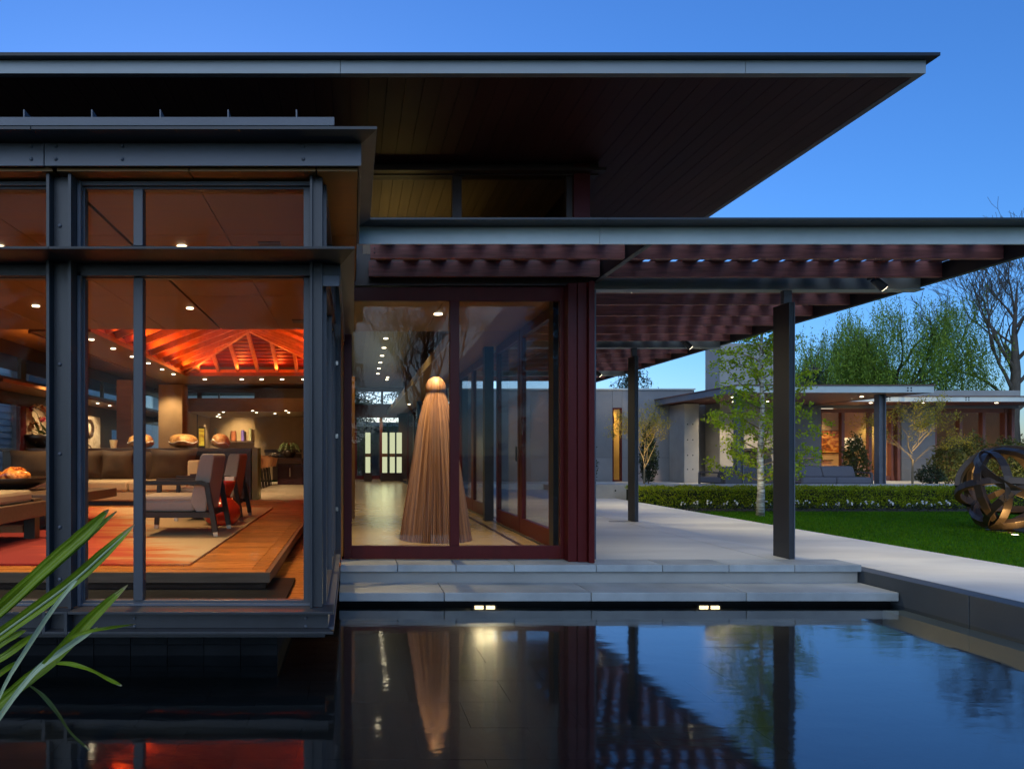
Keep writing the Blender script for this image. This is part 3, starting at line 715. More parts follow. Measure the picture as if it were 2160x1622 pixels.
# back wall
bw = MB().box(-8, -4.9, 24.0, 24.15, 3.10, 3.25).box(-8, -5.25, 24.0, 24.15, 2.12, 2.44).box(-8, -5.25, 24, 24.15, .1, .9).box(-7.25, -7.1, 24.02, 24.1, .9, 3.1).box(-5.42, -5.25, 24.0, 24.1, .9, 2.12)\
    .box(-4.9, -.13, 24.0, 24.15, 3.10, 3.25).box(-5.25, -5.1, 24, 24.1, 2.44, 3.1).box(-3.32, -.13, 24.0, 24.15, 2.8, 3.1).box(-4.55, -4.5, 24.02, 24.1, 2.8, 3.1).build('back_wall', M['darkwood'], H)
bx('pane', M['pane_clear'], bw, -7.1, -5.25, 24.05, 24.06, .9, 3.1); bx('pane', M['pane_clear'], bw, -5.1, -3.32, 24.05, 24.06, 2.8, 3.1)
bx('kitchen_fascia', M['beamwood'], H, -5.25, -.13, 22.4, 22.5, 2.38, 2.80)
kc = bx('kitchen_ceiling', M['plaster'], H, -5.25, -.13, 22.51, 26.2, 2.38, 2.42)
bx('kitchen_wall', M['plaster'], H, -5.6, -.13, 26.2, 26.35, .1, 2.38)
bx('kitchen_wall', M['plaster'], H, -5.35, -5.26, 22.6, 26.19, .1, 2.38)
bx('fireplace_breast', M['plaster'], H, -3.55, -1.85, 25.75, 26.18, .1, 2.38)
MB().box(-2.9, -1.85, 25.70, 25.745, .1, 1.05).box(-3.2, -1.85, 25.68, 25.745, 1.1, 1.2).build('fireplace', M['darkwood'], H)
bx('wall_shelf', M['darkwood'], H, -4.75, -3.56, 25.9, 26.19, 1.46, 1.52); bx('wall_shelf', M['darkwood'], H, -4.75, -3.56, 25.9, 26.19, 1.02, 1.07)
bx('tall_cabinet', M['darkwood'], H, -1.75, -.9, 25.6, 26.15, .1, 2.3)
bx('cabinet_edge', M['plaster'], H, -1.84, -1.77, 25.6, 26.15, .1, 2.36)
for px, py in ((462, 874), (471, 869), (533, 866), (541, 870), (580, 872), (603, 866), (609, 870), (458, 878), (464, 880)):
    Y = min(25.9, 1.33 * 1500 / (957 - py)); downlight((px - 744) * Y / 1500, Y, 2.38, kc, .8)
lamp('shelf_wash', (-4.2, 25.2, 2.34), (-4.1, 26.2, 1.5), 55, 95, (1, .72, .36), .9, .05)
lamp('console_beam', (-3.2, 14.1, 2.68), (-3.1, 14.85, 1.2), 90, 52, (1, .72, .38), .9, .05)  # both console spots are added without fixtures to brighten the shells
lamp('console_beam', (-4.6, 14.1, 2.68), (-4.6, 14.85, 1.2), 90, 60, (1, .72, .38), .9, .05)
for x, y, p_ in ((-4.2, 25.3, 90), (-2.6, 23.6, 25), (-3.4, 23.6, 90), (-5.0, 25.2, 40), (-1.2, 23.2, 40)):
    lamp('kitchen_beam', (x, y, 2.33), (x, y + .35, 0), p_, 95, (1, .74, .42), .7, .05)
bx('stone_column', M['stonewarm'], H, -4.62, -4.05, 16.9, 17.5, .1, 2.70, .01)
bx('wood_column', M['beamwood'], H, -5.28, -4.95, 15.9, 16.25, .1, 2.7)
bx('partition_wall', M['veneer'], H, -.13, -.105, 7.7, 26.2, -.06, 2.74)
bx('outer_wall', M['siding'], H, -9, -6.9, 24.2, 24.3, -.1, .85)
lamp('high_ceiling_wash', (-5.3, 12.5, 2.62), (-5.4, 13.5, 4), 70, 150, (1, .42, .10), 1, .3)  # uplights added without fixtures to warm the dark rear ceiling
lamp('high_ceiling_wash', (-2.2, 19.5, 2.9), (-2.4, 20.5, 4), 45, 150, (1, .45, .14), 1, .3)
lamp('hall_end_beam', (1.2, 28.3, 2.6), (1.2, 29.4, 1.0), 60, 120, (1, .72, .36), 1, .1)  # added lamp with no fixture, brightens the end doors
lamp('column_wash', (-4.3, 16.3, 2.6), (-4.3, 17.1, 1.2), 40, 90, (1, .66, .32), .8, .06)
for x, y in ((-3.5, 19.0), (-2.2, 18.0), (-3.0, 21.0), (-5.6, 13.6), (-5.8, 18.5), (-3.6, 11.9)):
    lamp('room_beam', (x, y, 2.66), (x, y, 0), 105, 110, (1, .70, .38), .8, .06)

# ------------------------------------------------------------------ pergola
P = thing('pergola', (4.38, 9, 0), 'steel framed pergola with stained timber joists over the terrace', 'pergola')
fb = MB().box(.036, 2.02, 5.82, 5.84, 2.765, 2.905).build('fascia_beam', M['fascia'], P); MB().prism([(.1386, 5.64), (2.02, 5.64), (2.02, 5.84), (.036, 5.82)], 'z', 2.906, 2.922).build('top_flange', M['steel_dark'], fb)  # both top flanges are coloured dark for the shade beneath them
fb = MB().box(2.024, 5.78, 5.82, 5.84, 2.765, 2.905).build('fascia_beam', M['fascia'], P); bx('top_flange', M['steel_dark'], fb, 2.024, 5.86, 5.64, 5.84, 2.906, 2.922)
MB().box(5.72, 5.78, 5.842, 17.1, 2.74, 2.905).build('edge_beam', M['steel_dark'], P)
MB().box(2.405, 2.46, 5.842, 7.15, 2.762, 2.905).build('cross_beam', M['steel_dark'], P)
for y in (7.16, 11.06, 14.96):
    MB().box(2.42, 5.718, y, y + .03, 2.705, 2.88).box(2.42, 5.718, y - .05, y + .08, 2.69, 2.704).build('cross_beam', M['beam'], P)
jm = MB().box(-1.578, 1.676, -.025, .025, 0, .148).mesh('joist', M['joist'])
for y in (6.27, 6.92, 7.60, 8.2, 8.86, 9.52, 10.2, 10.80, 11.5, 12.15, 12.8, 13.45, 14.1, 14.7, 15.4, 16.1, 16.8): piece('joist', jm, (4.04, y, 2.765), P)
jm2 = MB().box(-1.06, 1.175, -.025, .025, 0, .148).mesh('joist', M['joist'])
for y in (6.27, 6.90): 
    j = piece('joist', jm2, (1.215, y, 2.765), P)
    for z in (.05, .09): bolt(j, .19, y - .025, 2.765 + z, .006)
sm = MB().box(-.076, .076, 0, 11.2, 0, .036).mesh('slat', M['slat']); sm2 = MB().box(-.076, .076, 0, 1.12, 0, .036).mesh('slat', M['slat'])
for i in range(13): piece('slat', sm, (2.47 + i * .265, 5.87, 2.914 + rnd.uniform(0, .002)), P)
for i in range(8): piece('slat', sm2, (.30 + i * .265, 5.87, 2.914), P)
# columns: broad plates, a stem on top
for y in (7.08, 10.96):
    c = MB().box(4.345, 4.392, y, y + .27, .001, 2.56).build('column', M['steel_dark'], P, .002)
    bx('face_plate', M['steel'], c, 4.393, 4.401, y - .006, y + .26, .001, 2.558)
    bx('stem', M['steel'], c, 4.33, 4.41, y + .06, y + .12, 2.561, 2.689)
bx('base_slot', M['steel_dark'], P, 3.98, 4.34, 11.0, 11.06, .0, .004)
# spotlights on the cross beams
def pspot(x, y, z, p):
    a = Vector((x - .10, y - .06, z + .065)); b = Vector((x, y - .06, z - .02)); d = (b - a).normalized()
    s = MB().tube([a, a.lerp(b, .5), b], [.037, .040, .042], 14).bar(a + Vector((-.01, .0, .02)), a + Vector((0, .08, .02)), .02, .02).build('spotlight', M['steel_dark'], P, smooth=False)
    MB().tube([b + d * .001, b + d * .004], [.036, .036], 14).build('lens', M['lit'], s)
    lamp('pergola_beam', b + d * .03, b + d * .4 + Vector((1.25, .35, -2.5)), p, 104, (1, .80, .46), 1, .04)
pspot(5.23, 7.06, 2.70, 130); pspot(5.19, 10.98, 2.70, 125); pspot(5.17, 14.9, 2.70, 125)
pspot(2.90, 7.40, 2.76, 58); pspot(2.90, 11.30, 2.76, 58); pspot(2.90, 15.2, 2.76, 50)  # added spots behind the beams, out of view, to brighten the terrace

# ------------------------------------------------------------------ things in the living room
rug = MB().box(-6.8, -1.376, 6.0, 12.3, .105, .125).build('rug', M['rug'], None, .006)
tag(rug, 'red to beige ombre wool rug on the wooden platform floor', 'rug')

def lounge_chair():
    t = thing('lounge_chair', (0, 0, 0), 'grey upholstered lounge chair with black arms, nearest the glass', 'chair', 'pair of lounge chairs')
    MB().box(-.44, .20, -.37, .37, .27, .40).build('seat', M['greyfab'], t, .035)
    MB().box(-.45, .19, -.365, .365, .38, .45).build('seat_cushion', M['greyfab'], t, .033)
    MB().prism([(.15, .38), (.265, .89), (.29, .925), (.41, .925), (.425, .89), (.33, .27), (.22, .27)], 'y', -.37, .37).build('backrest', M['greyfab'], t, .015)
    MB().box(-.43, .36, -.37, .37, .205, .268).build('seat_frame', M['blackwood'], t, .006)
    for s in (-1, 1):
        y = s * .42
        MB().bar((-.44, y, .60), (.30, y, .60), .06, .05).bar((.29, y, .60), (.36, y, .57), .06, .05).build('arm', M['blackwood'], t, .008)
        a = MB().bar((.35, y, .60), (.45, y, .05), .055, .06, Vector((1, 0, 0))).build('leg', M['blackwood'], t, .006)
        MB().bar((.45, y, .05), (.459, y, 0), .05, .05, Vector((1, 0, 0))).build('foot', M['chrome'], a)
        a = MB().bar((-.40, y, .60), (-.44, y, .05), .055, .055, Vector((1, 0, 0))).build('leg', M['blackwood'], t, .006)
        MB().bar((-.44, y, .05), (-.444, y, 0), .05, .05, Vector((1, 0, 0))).build('foot', M['chrome'], a)
        MB().bar((-.42, y * .96, .24), (.42, y * .96, .24), .04, .06).build('side_rail', M['blackwood'], t)
    return t
c1 = lounge_chair(); c2 = copy_tree(c1); c1.location = (-1.985, 8.38, .125); c2.location = (-1.99, 10.22, .125)
c2['label'] = 'grey upholstered lounge chair with black arms, behind the red stool'

t = thing('ceramic_stool', (-1.71, 9.28, .125), 'glossy red hourglass ceramic stool between the two lounge chairs', 'stool')
MB().lathe([(.16, 0), (.22, .06), (.25, .15), (.235, .25), (.17, .32), (.13, .36)], (-1.71, 9.28, .125), 28).build('base', M['redglaze'], t, smooth=True)
MB().lathe([(.11, .362), (.13, .42), (.17, .50), (.185, .56), (.175, .575)], (-1.71, 9.28, .125), 28).build('top', M['redglaze'], t, smooth=True)
b = MB().box(-1.66, -1.54, 9.22, 9.34, .701, .75).build('card_box', M['white']); tag(b, 'small white box lying on the red ceramic stool', 'box')

# sofa along the console
t = thing('sofa', (-4.8, 13.4, .105), 'long low beige sofa in front of the dark console', 'sofa')
bx('plinth', M['blackwood'], t, -6.7, -2.9, 13.15, 14.4, .106, .19)
bx('base', M['sofafab'], t, -6.8, -2.8, 12.95, 14.5, .191, .36, .02)
for a, b in ((-6.8, -5.42), (-5.41, -4.1), (-4.09, -3.02)): bx('seat_cushion', M['sofafab'], t, a, b, 12.93, 14.3, .362, .545, .04)
bx('armrest', M['sofafab'], t, -3.01, -2.80, 12.95, 14.5, .362, .93, .03)
def cushion(px, w_, h_, Y, mat, label, rot=0, cat='cushion', group=None, tilt=-14):
    n = 8; V = []; F = []
    for side in (1, -1):
        for i in range(n + 1):
            for j in range(n + 1):
                u, v = i / n * 2 - 1, j / n * 2 - 1
                k = (1 - u ** 4) * (1 - v ** 4); pin = 1 - .06 * (1 - abs(u)) * abs(v) - .0
                wob = .014 * math.sin(5 * u + 3 * v + px) * k
                V.append((u * w_ / 2 * (1 - .13 * (1 - v * v)), -side * (.10 * k ** .6 + wob * (side > 0)) , v * h_ / 2 * (1 - .10 * (1 - u * u)) + h_ / 2))
    for s in range(2):
        b0 = s * (n + 1) ** 2
        for i in range(n):
            for j in range(n):
                q = (b0 + i * (n + 1) + j, b0 + (i + 1) * (n + 1) + j, b0 + (i + 1) * (n + 1) + j + 1, b0 + i * (n + 1) + j + 1)
                F.append(q if s == 0 else q[::-1])
    m = MB(); m.v = V; m.f = F
    o = m.build('cushion', mat, None, smooth=True)
    o.location = ((px - 744) * Y / 1500, Y, .55); o.rotation_euler = (R(tilt), 0, R(rot)); tag(o, label, cat, group)
G_ = 'large brown cushions on the beige sofa'
cushion(70, 1.05, .60, 13.95, M['darkfab'], 'brown velvet cushion at the far left end of the sofa', 3, group=G_)
cushion(172, .80, .60, 13.95, M['darkfab'], 'brown velvet cushion half hidden by the thick steel post', -4, group=G_)
cushion(245, .62, .60, 13.9, M['darkfab'], 'creased brown velvet cushion left of the slim mullion', 6, group=G_)
cushion(313, .36, .58, 13.95, M['darkfab'], 'brown velvet cushion mostly hidden by the slim window mullion', -5, group=G_)
cushion(364, .94, .62, 13.85, M['darkfab'], 'widest smooth brown velvet cushion behind the near lounge chair', 2, group=G_)
cushion(415, .40, .30, 13.7, M['redglaze'] if False else pm('dark_red_fabric', (.16, .03, .02), .8), 'small dark red cushion at the right end of the sofa', 10)

# console behind the sofa
t = thing('console', (-4.6, 14.8, .105), 'long dark wood console behind the sofa', 'console')
bx('body', M['darkwood'], t, -7.2, -2.10, 14.62, 15.1, .106, 1.10); bx('top', M['darkwood'], t, -7.25, -2.075, 14.55, 15.15, 1.102, 1.165, .004)
GP = pm('green_glass_block', (.30, .42, .12), .25, var=.2, trans=.4)
bx('end_panel', GP, t, -2.07, -1.95, 14.6, 15.1, .106, 1.175)

def shell(x, y, w_, h_, label, lean=0, group='gilded shell sculptures on the console'):
    t = thing('shell_sculpture', (x, y, 1.167), label, 'sculpture', group)
    rg_ = random.Random(int(x * 100))
    def body(z0, z1, zs, name, flip):
        n = 30; V = []; F = []; K = 7
        for i in range(K + 1):
            f = i / K
            r = math.cos(f * math.pi / 2) ** .75
            for k in range(n):
                a = 2 * math.pi * k / n
                wob = 1 + .06 * math.sin(3 * a + x * 9) + .045 * math.sin(7 * a + i) + .03 * math.sin(13 * a + 2 * i + x)
                zz = z0 + (z1 - z0) * math.sin(f * math.pi / 2) + .022 * math.sin(4 * a + x * 5) * (1 - f)
                V.append((w_ / 2 * r * wob * math.cos(a), w_ * .42 * r * wob * math.sin(a), zz))
        for i in range(K):
            for k in range(n):
                k2 = (k + 1) % n; F.append((i * n + k, i * n + k2, (i + 1) * n + k2, (i + 1) * n + k))
        m = MB(); m.v = V; m.f = F; o = m.build(name, M['gold'], t, smooth=True); return o
    zc = h_ * .42
    lo = body(zc - .012, .004, 1, 'lower_shell', True); up = body(zc + .012, h_, 1, 'upper_shell', False)
    rim = [(w_ / 2 * 1.03 * math.cos(a) * (1 + .05 * math.sin(3 * a + x * 9)), w_ * .43 * math.sin(a) * (1 + .05 * math.sin(3 * a + x * 9)), zc + .022 * math.sin(4 * a + x * 5)) for a in [2 * math.pi * k / 36 for k in range(37)]]
    r_ = MB().tube(rim, .009, 5, False).build('rim', M['white'], None); r_.parent = t
    for o in (lo, up): o.location = (0, 0, 0); 
    for o in t.children: o.rotation_euler = (0, R(lean), 0)
    # meshes were built in local space
    for o in (lo, up):
        for v in o.data.vertices: v.co += Vector((x, y, 1.167))
    return t
shell(-4.395, 14.8, .52, .29, 'gilded shell sculpture crossed by the slim window mullion')
shell(-3.53, 14.8, .58, .29, 'wide gilded shell sculpture in front of the stone column')
shell(-2.79, 14.8, .38, .30, 'tilted gilded shell sculpture nearest the lit kitchen shelves', 14)
tb = MB().lathe([(.055, 0), (.085, .17), (.08, .17), (.05, .01)], (0, 0, 0), 18).build('tumbler', artmat('marbled_glass', [(.35, (.6, .42, .2)), (.6, (.75, .65, .45))], 12)); tb.location = (-4.96, 14.75, 1.167); tag(tb, 'pale marbled tumbler on the console', 'vase')
# orchid bowl
t = thing('orchid_bowl', (-6.45, 14.85, 1.167), 'dark boat shaped bowl planted with red and cream orchids', 'plant')
V = MB()
V.lathe([(.12, 0), (.22, .06), (.34, .16), (.42, .27), (.40, .27), (.2, .2)], (-6.45, 14.85, 1.167), 24).build('bowl', M['bowl'], t, smooth=True)
st_m = MB(); fl = [[], [], []]
for k in range(9):
    a = Vector((-6.45 + rnd.uniform(-.2, .2), 14.85 + rnd.uniform(-.08, .08), 1.42)); top = a + Vector((rnd.uniform(-.45, .25), rnd.uniform(-.1, .1), rnd.uniform(.25, .75)))
    mid = a.lerp(top, .6) + Vector((.05, 0, .1)); st_m.tube([a, mid, top], .006, 4)
    for q in range(5): fl[k % 3].append(top.lerp(mid, q * .12) + Vector((rnd.uniform(-.06, .06), rnd.uniform(-.05, .05), rnd.uniform(-.05, .05))))
st_m.build('stem', M['shrubleaf'], t)
for f_, c_ in zip(fl, ((.45, .03, .05), (.7, .55, .35), (.6, .22, .06))):
    Vv, Ff = leaves(np.repeat(np.array([tuple(p) for p in f_]), 5, 0), .07, .05); npobj('blossom', Vv, Ff, pm('orchid_petal', c_, .6, trans=.3), t)
pts = [(-6.45 + rnd.uniform(-.25, .25), 14.85 + rnd.uniform(-.1, .1), 1.43) for _ in range(16)]
Vv, Ff = leaves(pts, .34, .07, up=(0, 0, .9)); npobj('leaf', Vv, Ff, M['shrubleaf'], t)
# coffee table, bench, glass bowl
t = thing('coffee_table', (-4.6, 9.6, .125), 'low long wooden coffee table with thick top and black legs', 'table')
bx('top', M['stepwood'], t, -6.4, -3.45, 8.6, 10.4, .43, .555, .006)
for x, y in ((-3.9, 9.9), (-3.9, 8.9), (-6.1, 9.9), (-6.1, 8.9)): bx('leg', M['blackwood'], t, x - .08, x + .08, y - .08, y + .08, .126, .429)
bx('lower_rail', M['blackwood'], t, -6.0, -4.0, 9.82, 9.9, .18, .24)
t = thing('daybed', (-4.4, 7.0, .125), 'dark framed upholstered daybed close to the left window', 'daybed')
bx('frame', M['stepwood'], t, -5.9, -3.42, 6.45, 7.95, .36, .53, .01)
bx('cushion', M['sofafab'], t, -5.85, -3.46, 6.5, 7.7, .532, .66, .04)
bx('tray_board', M['stepwood'], t, -5.85, -3.46, 7.71, 7.93, .532, .56)
for x, y in ((-3.52, 7.8), (-3.52, 6.6), (-5.8, 7.8), (-5.8, 6.6)): bx('leg', M['blackwood'], t, x - .06, x + .06, y - .06, y + .06, .126, .359)
bx('stretcher', M['floorwood'], t, -5.7, -3.6, 7.76, 7.84, .19, .27)
t = thing('wooden_bowl', (-4.75, 9.7, .556), 'wide shallow dark wooden bowl on the coffee table', 'bowl')
MB().lathe([(.22, 0), (.36, .03), (.52, .10), (.60, .17), (.58, .172), (.4, .09), (.2, .04)], (-4.75, 9.7, .556), 32).build('bowl', M['bowl'], t, smooth=True)
AM = pm('amber_glass', (.95, .36, .07), .10, scale=15, bump=.9, bscale=18, coat=.8, second=(.22, .02, .006), sharp=.10);  # dark and bright blotches put the sparkle of facets into the colour
def lump(x, y, r, z, label):
    o = MB(); n = 22; K = 12
    for i in range(K + 1):
        th_ = math.pi * i / K
        for k in range(n):
            a = 2 * math.pi * k / n; rr = r * (1 + .10 * math.sin(3 * a + 2 * th_ + x * 7) + .06 * math.sin(5 * a - 3 * th_))
            o.v.append((rr * 1.25 * math.sin(th_) * math.cos(a), rr * math.sin(th_) * math.sin(a), rr * .72 * math.cos(th_)))
    for i in range(K):
        for k in range(n):
            k2 = (k + 1) % n; o.f.append((i * n + k, (i + 1) * n + k, (i + 1) * n + k2, i * n + k2))
    g_ = o.build('glass_vessel', AM, None, smooth=True); g_.location = (x, y, z); tag(g_, label, 'glass vessel', 'amber glass vessels')
lump(-4.62, 9.7, .165, .74, 'rounded amber glass vessel nearest the steel post')
lump(-5.0, 9.8, .15, .73, 'rounded amber glass vessel cut by the picture edge')
lamp('table_beam', (-4.6, 9.2, 2.7), (-4.7, 9.8, .5), 120, 45, (1, .68, .32), .7, .05)

# wall art on the side wall
t = thing('wall_art', (-6.70, 18.2, 1.2), 'pale wall panel with a dark brown ring and a thin hanging arc', 'artwork')
bx('panel', artmat('stained_panel', [(.3, (.30, .20, .12)), (.5, (.62, .52, .38)), (.7, (.70, .63, .5))], 2.2), t, -6.715, -6.69, 17.6, 18.85, .45, 2.0)
ring = [(-6.68, 18.05 + .20 * math.cos(a), 1.68 + .20 * math.sin(a)) for a in [2 * math.pi * k / 28 for k in range(29)]]
MB().tube(ring, .05, 6, False).build('ring', M['darkwood'], t)
MB().tube([(-6.68, 17.7, 1.32), (-6.68, 18.1, 1.25), (-6.68, 18.4, 1.0), (-6.68, 18.55, .6)], .012, 5).build('arc', M['darkwood'], t)

# dining table with its row of chairs, kitchen island, ornaments
t = thing('dining_table', (-3.5, 19, .105), 'long dark dining table beside a row of chairs', 'table')
bx('top', M['darkwood'], t, -4.1, -2.95, 16.2, 21.6, .80, .85); bx('leg', M['darkwood'], t, -3.9, -3.2, 16.7, 16.9, .106, .799); bx('leg', M['darkwood'], t, -3.9, -3.2, 20.9, 21.1, .106, .799)
def dining_chair():
    t = thing('dining_chair', (0, 0, 0), 'dining chair', 'chair', 'row of dining chairs')
    bx('seat', M['beamwood'], t, -.24, .20, -.22, .22, .42, .47)
    MB().bar((.20, 0, .62), (.255, 0, .86), .46, .03, Vector((0, 1, 0))).box(.195, .225, -.22, .22, .60, .86).build('backrest', pm('dining_back', (.34, .16, .07), .5), t)
    for x, y in ((-.2, -.2), (-.2, .2)): MB().bar((x, y, .42), (x, y, 0), .035, .035).build('leg', M['blackwood'], t)
    for y in (-.2, .2): MB().bar((.19, y, .62), (.27, y, 0), .035, .035).build('leg', M['blackwood'], t)
    return t
words_ = ['nearest', 'second', 'third', 'fourth', 'fifth', 'sixth', 'seventh', 'farthest']
for k in range(8):
    if k == 0: dc = dining_chair(); c = dc
    else: c = copy_tree(dc)
    c.location = (-2.72, 16.6 + k * .66, .105)
    c['label'] = 'brown backed dining chair, %s of the row counted from the lounge chairs' % words_[k]
t = thing('kitchen_island', (-1.8, 22, .105), 'plum dark kitchen island with overhanging top', 'kitchen island')
bx('body', M['purple'], t, -2.3, -.6, 21.75, 22.3, .106, .72); bx('top', M['darkwood'], t, -2.62, -.5, 21.6, 22.35, .74, .915, .004); bx('handle', M['chrome'], t, -1.93, -1.91, 21.735, 21.749, .35, .62)
t = thing('bromeliad', (-1.95, 21.9, .917), 'potted plant with arching pale green leaves on the kitchen island', 'plant')
MB().lathe([(.13, 0), (.19, .10), (.2, .2), (.15, .25)], (-1.95, 21.9, .917), 18).build('pot', M['bowl'], t, smooth=True)
bl = MB()
for k in range(26):
    a = 2 * math.pi * k / 26 + rnd.uniform(-.1, .1); L = rnd.uniform(.28, .5); h = rnd.uniform(.1, .25)
    pp = [Vector((-1.95 + math.cos(a) * L * f, 21.9 + math.sin(a) * L * f, 1.15 + h * math.sin(f * 2.6) * 1.1 - .12 * f * f)) for f in (0, .25, .5, .75, 1)]
    bl.tube(pp, [.022, .022, .02, .015, .004], 4)
bl.build('leaf', pm('bromeliad_leaf', (.30, .40, .18), .5, trans=.2), t); MB().lathe([(.03, 0), (.035, .05), (.0, .1)], (-1.95, 21.9, 1.3), 8).build('flower', M['redglaze'], t)
cw = MB()
for k in range(9):
    pp = [Vector((-2.35 + .22 * math.cos(q * .7 + k) * (.5 + .07 * k), 21.85 + .1 * math.sin(q + k), .925 + .10 * abs(math.sin(q * .8 + k * .6)) + .05)) for q in range(6)]
    cw.tube(pp, .008, 5)
o = cw.build('wire_sculpture', M['chrome']); tag(o, 'tangled silver wire sculpture on the kitchen island', 'sculpture')
for px, w_, h_, c_, lab, nm in ((492.5, .105, .36, (.22, .07, .03), 'squat rust brown vase on the kitchen wall shelf', 'vase'), (512, .062, .40, (.13, .09, .38), 'blue violet banded vase on the kitchen wall shelf', 'vase'),
                                (528, .055, .46, (.38, .40, .24), 'slim pale green bottle vase on the kitchen wall shelf', 'vase'), (455, .05, .46, (.3, .32, .3), 'grey bottle vase partly hidden behind the tilted shell sculpture', 'vase')):
    x = (px - 744) * 26.05 / 1500
    prof = [(w_ * .9, 0), (w_, .04), (w_ * (1.0 if 'squat' in lab or 'band' in lab else .85), h_ * .6), (w_ * .95, h_), (w_ * .8, h_), (w_ * .7, h_ * .9)]
    if 'band' in lab: prof = [(w_ * (1 + .08 * (i % 2)), i * .028) for i in range(15)]
    o = MB().lathe(prof, (0, 0, 0), 20).build('vase', pm('vase_glaze', c_, .3, var=.2), None, smooth=False); o.location = (x, 26.05, 1.522); tag(o, lab, 'vase', 'vases on the kitchen shelf')
t = thing('glass_panel_art', (-4.55, 24.5, 1.167), 'glowing yellow glass panel held in a dark upright stand', 'artwork')
bx('stand', M['darkwood'], t, -5.20, -4.98, 23.95, 24.05, .106, 1.95); bx('glass', artmat('yellow_glass', [(.35, (.55, .22, .01)), (.6, (.9, .62, .05))], 3, 2, .6), t, -5.18, -5.0, 23.94, 23.949, 1.32, 1.9)

# ------------------------------------------------------------------ hall: woven cone sculpture, lit glass columns
X0, Y0 = 1.02, 8.74
t = thing('cone_sculpture', (X0, Y0, .001), 'tall brown cone sculpture of vertical reed strips with a round knob head', 'sculpture')
prof = [(.440, 0), (.432, .06), (.405, .25), (.365, .5), (.325, .75), (.285, 1.0), (.248, 1.25), (.212, 1.45), (.170, 1.62), (.128, 1.76), (.117, 1.80)]
head = [(.117, 1.80), (.126, 1.812), (.130, 1.835), (.127, 1.875), (.110, 1.925), (.08, 1.965), (.04, 1.99), (.008, 1.997)]
jit = [1 + rnd.uniform(-.012, .012) for _ in range(400)]
rib = lambda k, i: (1.0 if k % 3 else .965) * jit[k % 400]
MB().lathe(prof, (X0, Y0, .001), 330, rib).build('reed_body', M['cone'], t)
MB().lathe(head, (X0, Y0, .001), 60).build('head', M['cone'], t, smooth=True)
t.children[0].location = t.children[1].location = (0, 0, 0)
lamp('cone_wash', (.35, 7.45, 2.6), (1.0, 8.7, .7), 24, 70, (1, .74, .44), .9, .08)
lamp('floor_glow', (1.0, 8.3, 2.66), (.5, 8.0, 0), 60, 100, (1, .76, .34), .9, .05)
def glass_column(x, label, base=(.3,)):
    t = thing('glass_column', (x, 27.3, 0), label, 'light sculpture', 'lit glass columns at the end of the hall')
    bx('base', M['darkwood'], t, x - .15, x + .15, 27.15, 27.45, .003, .32)
    bx('lower_block', M['glow'], t, x - .09, x + .09, 27.21, 27.39, .325, .93)
    bx('collar', M['beamwood'], t, x - .1, x + .1, 27.2, 27.4, .932, 1.06)
    bx('upper_block', M['glow'], t, x - .095, x + .095, 27.205, 27.395, 1.062, 1.86)
    return t
GC = ['leftmost lit glass column, standing apart from the other three', 'lit glass column, left one of the close three', 'lit glass column, middle one of the close three', 'lit glass column, right one of the close three']
for px, lb in zip((776, 811.5, 827.5, 842), GC): glass_column((px - 744) * 27.3 / 1500, lb)
lamp('glass_glow', (1.1, 26.9, 1.2), (1.1, 20, .0), 12, 150, (.92, 1, .55), 1, .5)

# ------------------------------------------------------------------ beyond the hall: garden wall, bamboo; left neighbour
t = thing('garden_wall', (1, 34, -.1), 'rough stone garden wall with pale coping behind the hall end', 'wall')
bx('stonework', M['stonewall'], t, -3, 6.4, 34, 34.4, -.6, 2.35); bx('coping', M['fascia'], t, -3.1, 6.4, 33.9, 34.45, 2.352, 2.55)
pts = np.column_stack([nr.uniform(-.3, 2.6, 1600), nr.uniform(31.5, 33, 1600), nr.uniform(.2, 2.6, 1600)])
pts = pts[(np.abs(pts[:, 0] - .35) < .55) | (np.abs(pts[:, 0] - 1.7) < .45)]
Vv, Ff = leaves(pts, .16, .03, up=(0, 0, -.4)); t = thing('bamboo', (1, 32, -.1), 'green bamboo behind the lit glass columns', 'bamboo')
npobj('foliage', Vv, Ff, M['bamboo'], t)
m = MB()
for k in range(14): x = rnd.choice((.35, 1.7)) + rnd.uniform(-.4, .4); m.tube([(x, 32.2, -.2), (x + rnd.uniform(-.1, .1), 32.2, 2.4)], .015, 5)
m.build('cane', M['bamboo'], t)
nh = thing('neighbour_house', (-14, 22, -.3), 'pale clapboard neighbouring house with a stone chimney seen through the room', 'house')
bx('wall', M['siding'], nh, -18, -13.06, 8, 46, -.6, 7)
cbm = MB().prism([(-.06, 0), (.0, 0), (-.03, .24)], 'y', -19, 19).mesh('clapboard', M['siding'])
for k in range(26): piece('clapboard', cbm, (-13.0, 27, .2 + k * .24), nh)
bx('chimney', M['stonewall'], nh, -12.93, -12.3, 27, 30.5, -.6, 7)
bx('eaves', M['cap'], nh, -18, -12.85, 8, 46, 7.002, 7.2)
nh2 = thing('rear_neighbour_house', (-9, 48, -.1), 'grey blue house with a tiled roof behind the kitchen windows', 'house')
bx('wall', M['siding'], nh2, -26, -6.2, 48, 56, -.6, 5.2)
cbm = MB().prism([(-.06, 0), (.0, 0), (-.03, .30)], 'x', -10, 10).mesh('clapboard', M['siding'])
for k in range(16): o = piece('clapboard', MB().box(-9.8, 9.8, -.05 + .02 * 0, 0, 0, .285).mesh('clapboard', M['siding']) if k == 0 else nh2.children[1].data, (-16.1, 47.99 - .0, .3 + k * .3), nh2); o.rotation_euler = (R(-4), 0, 0)
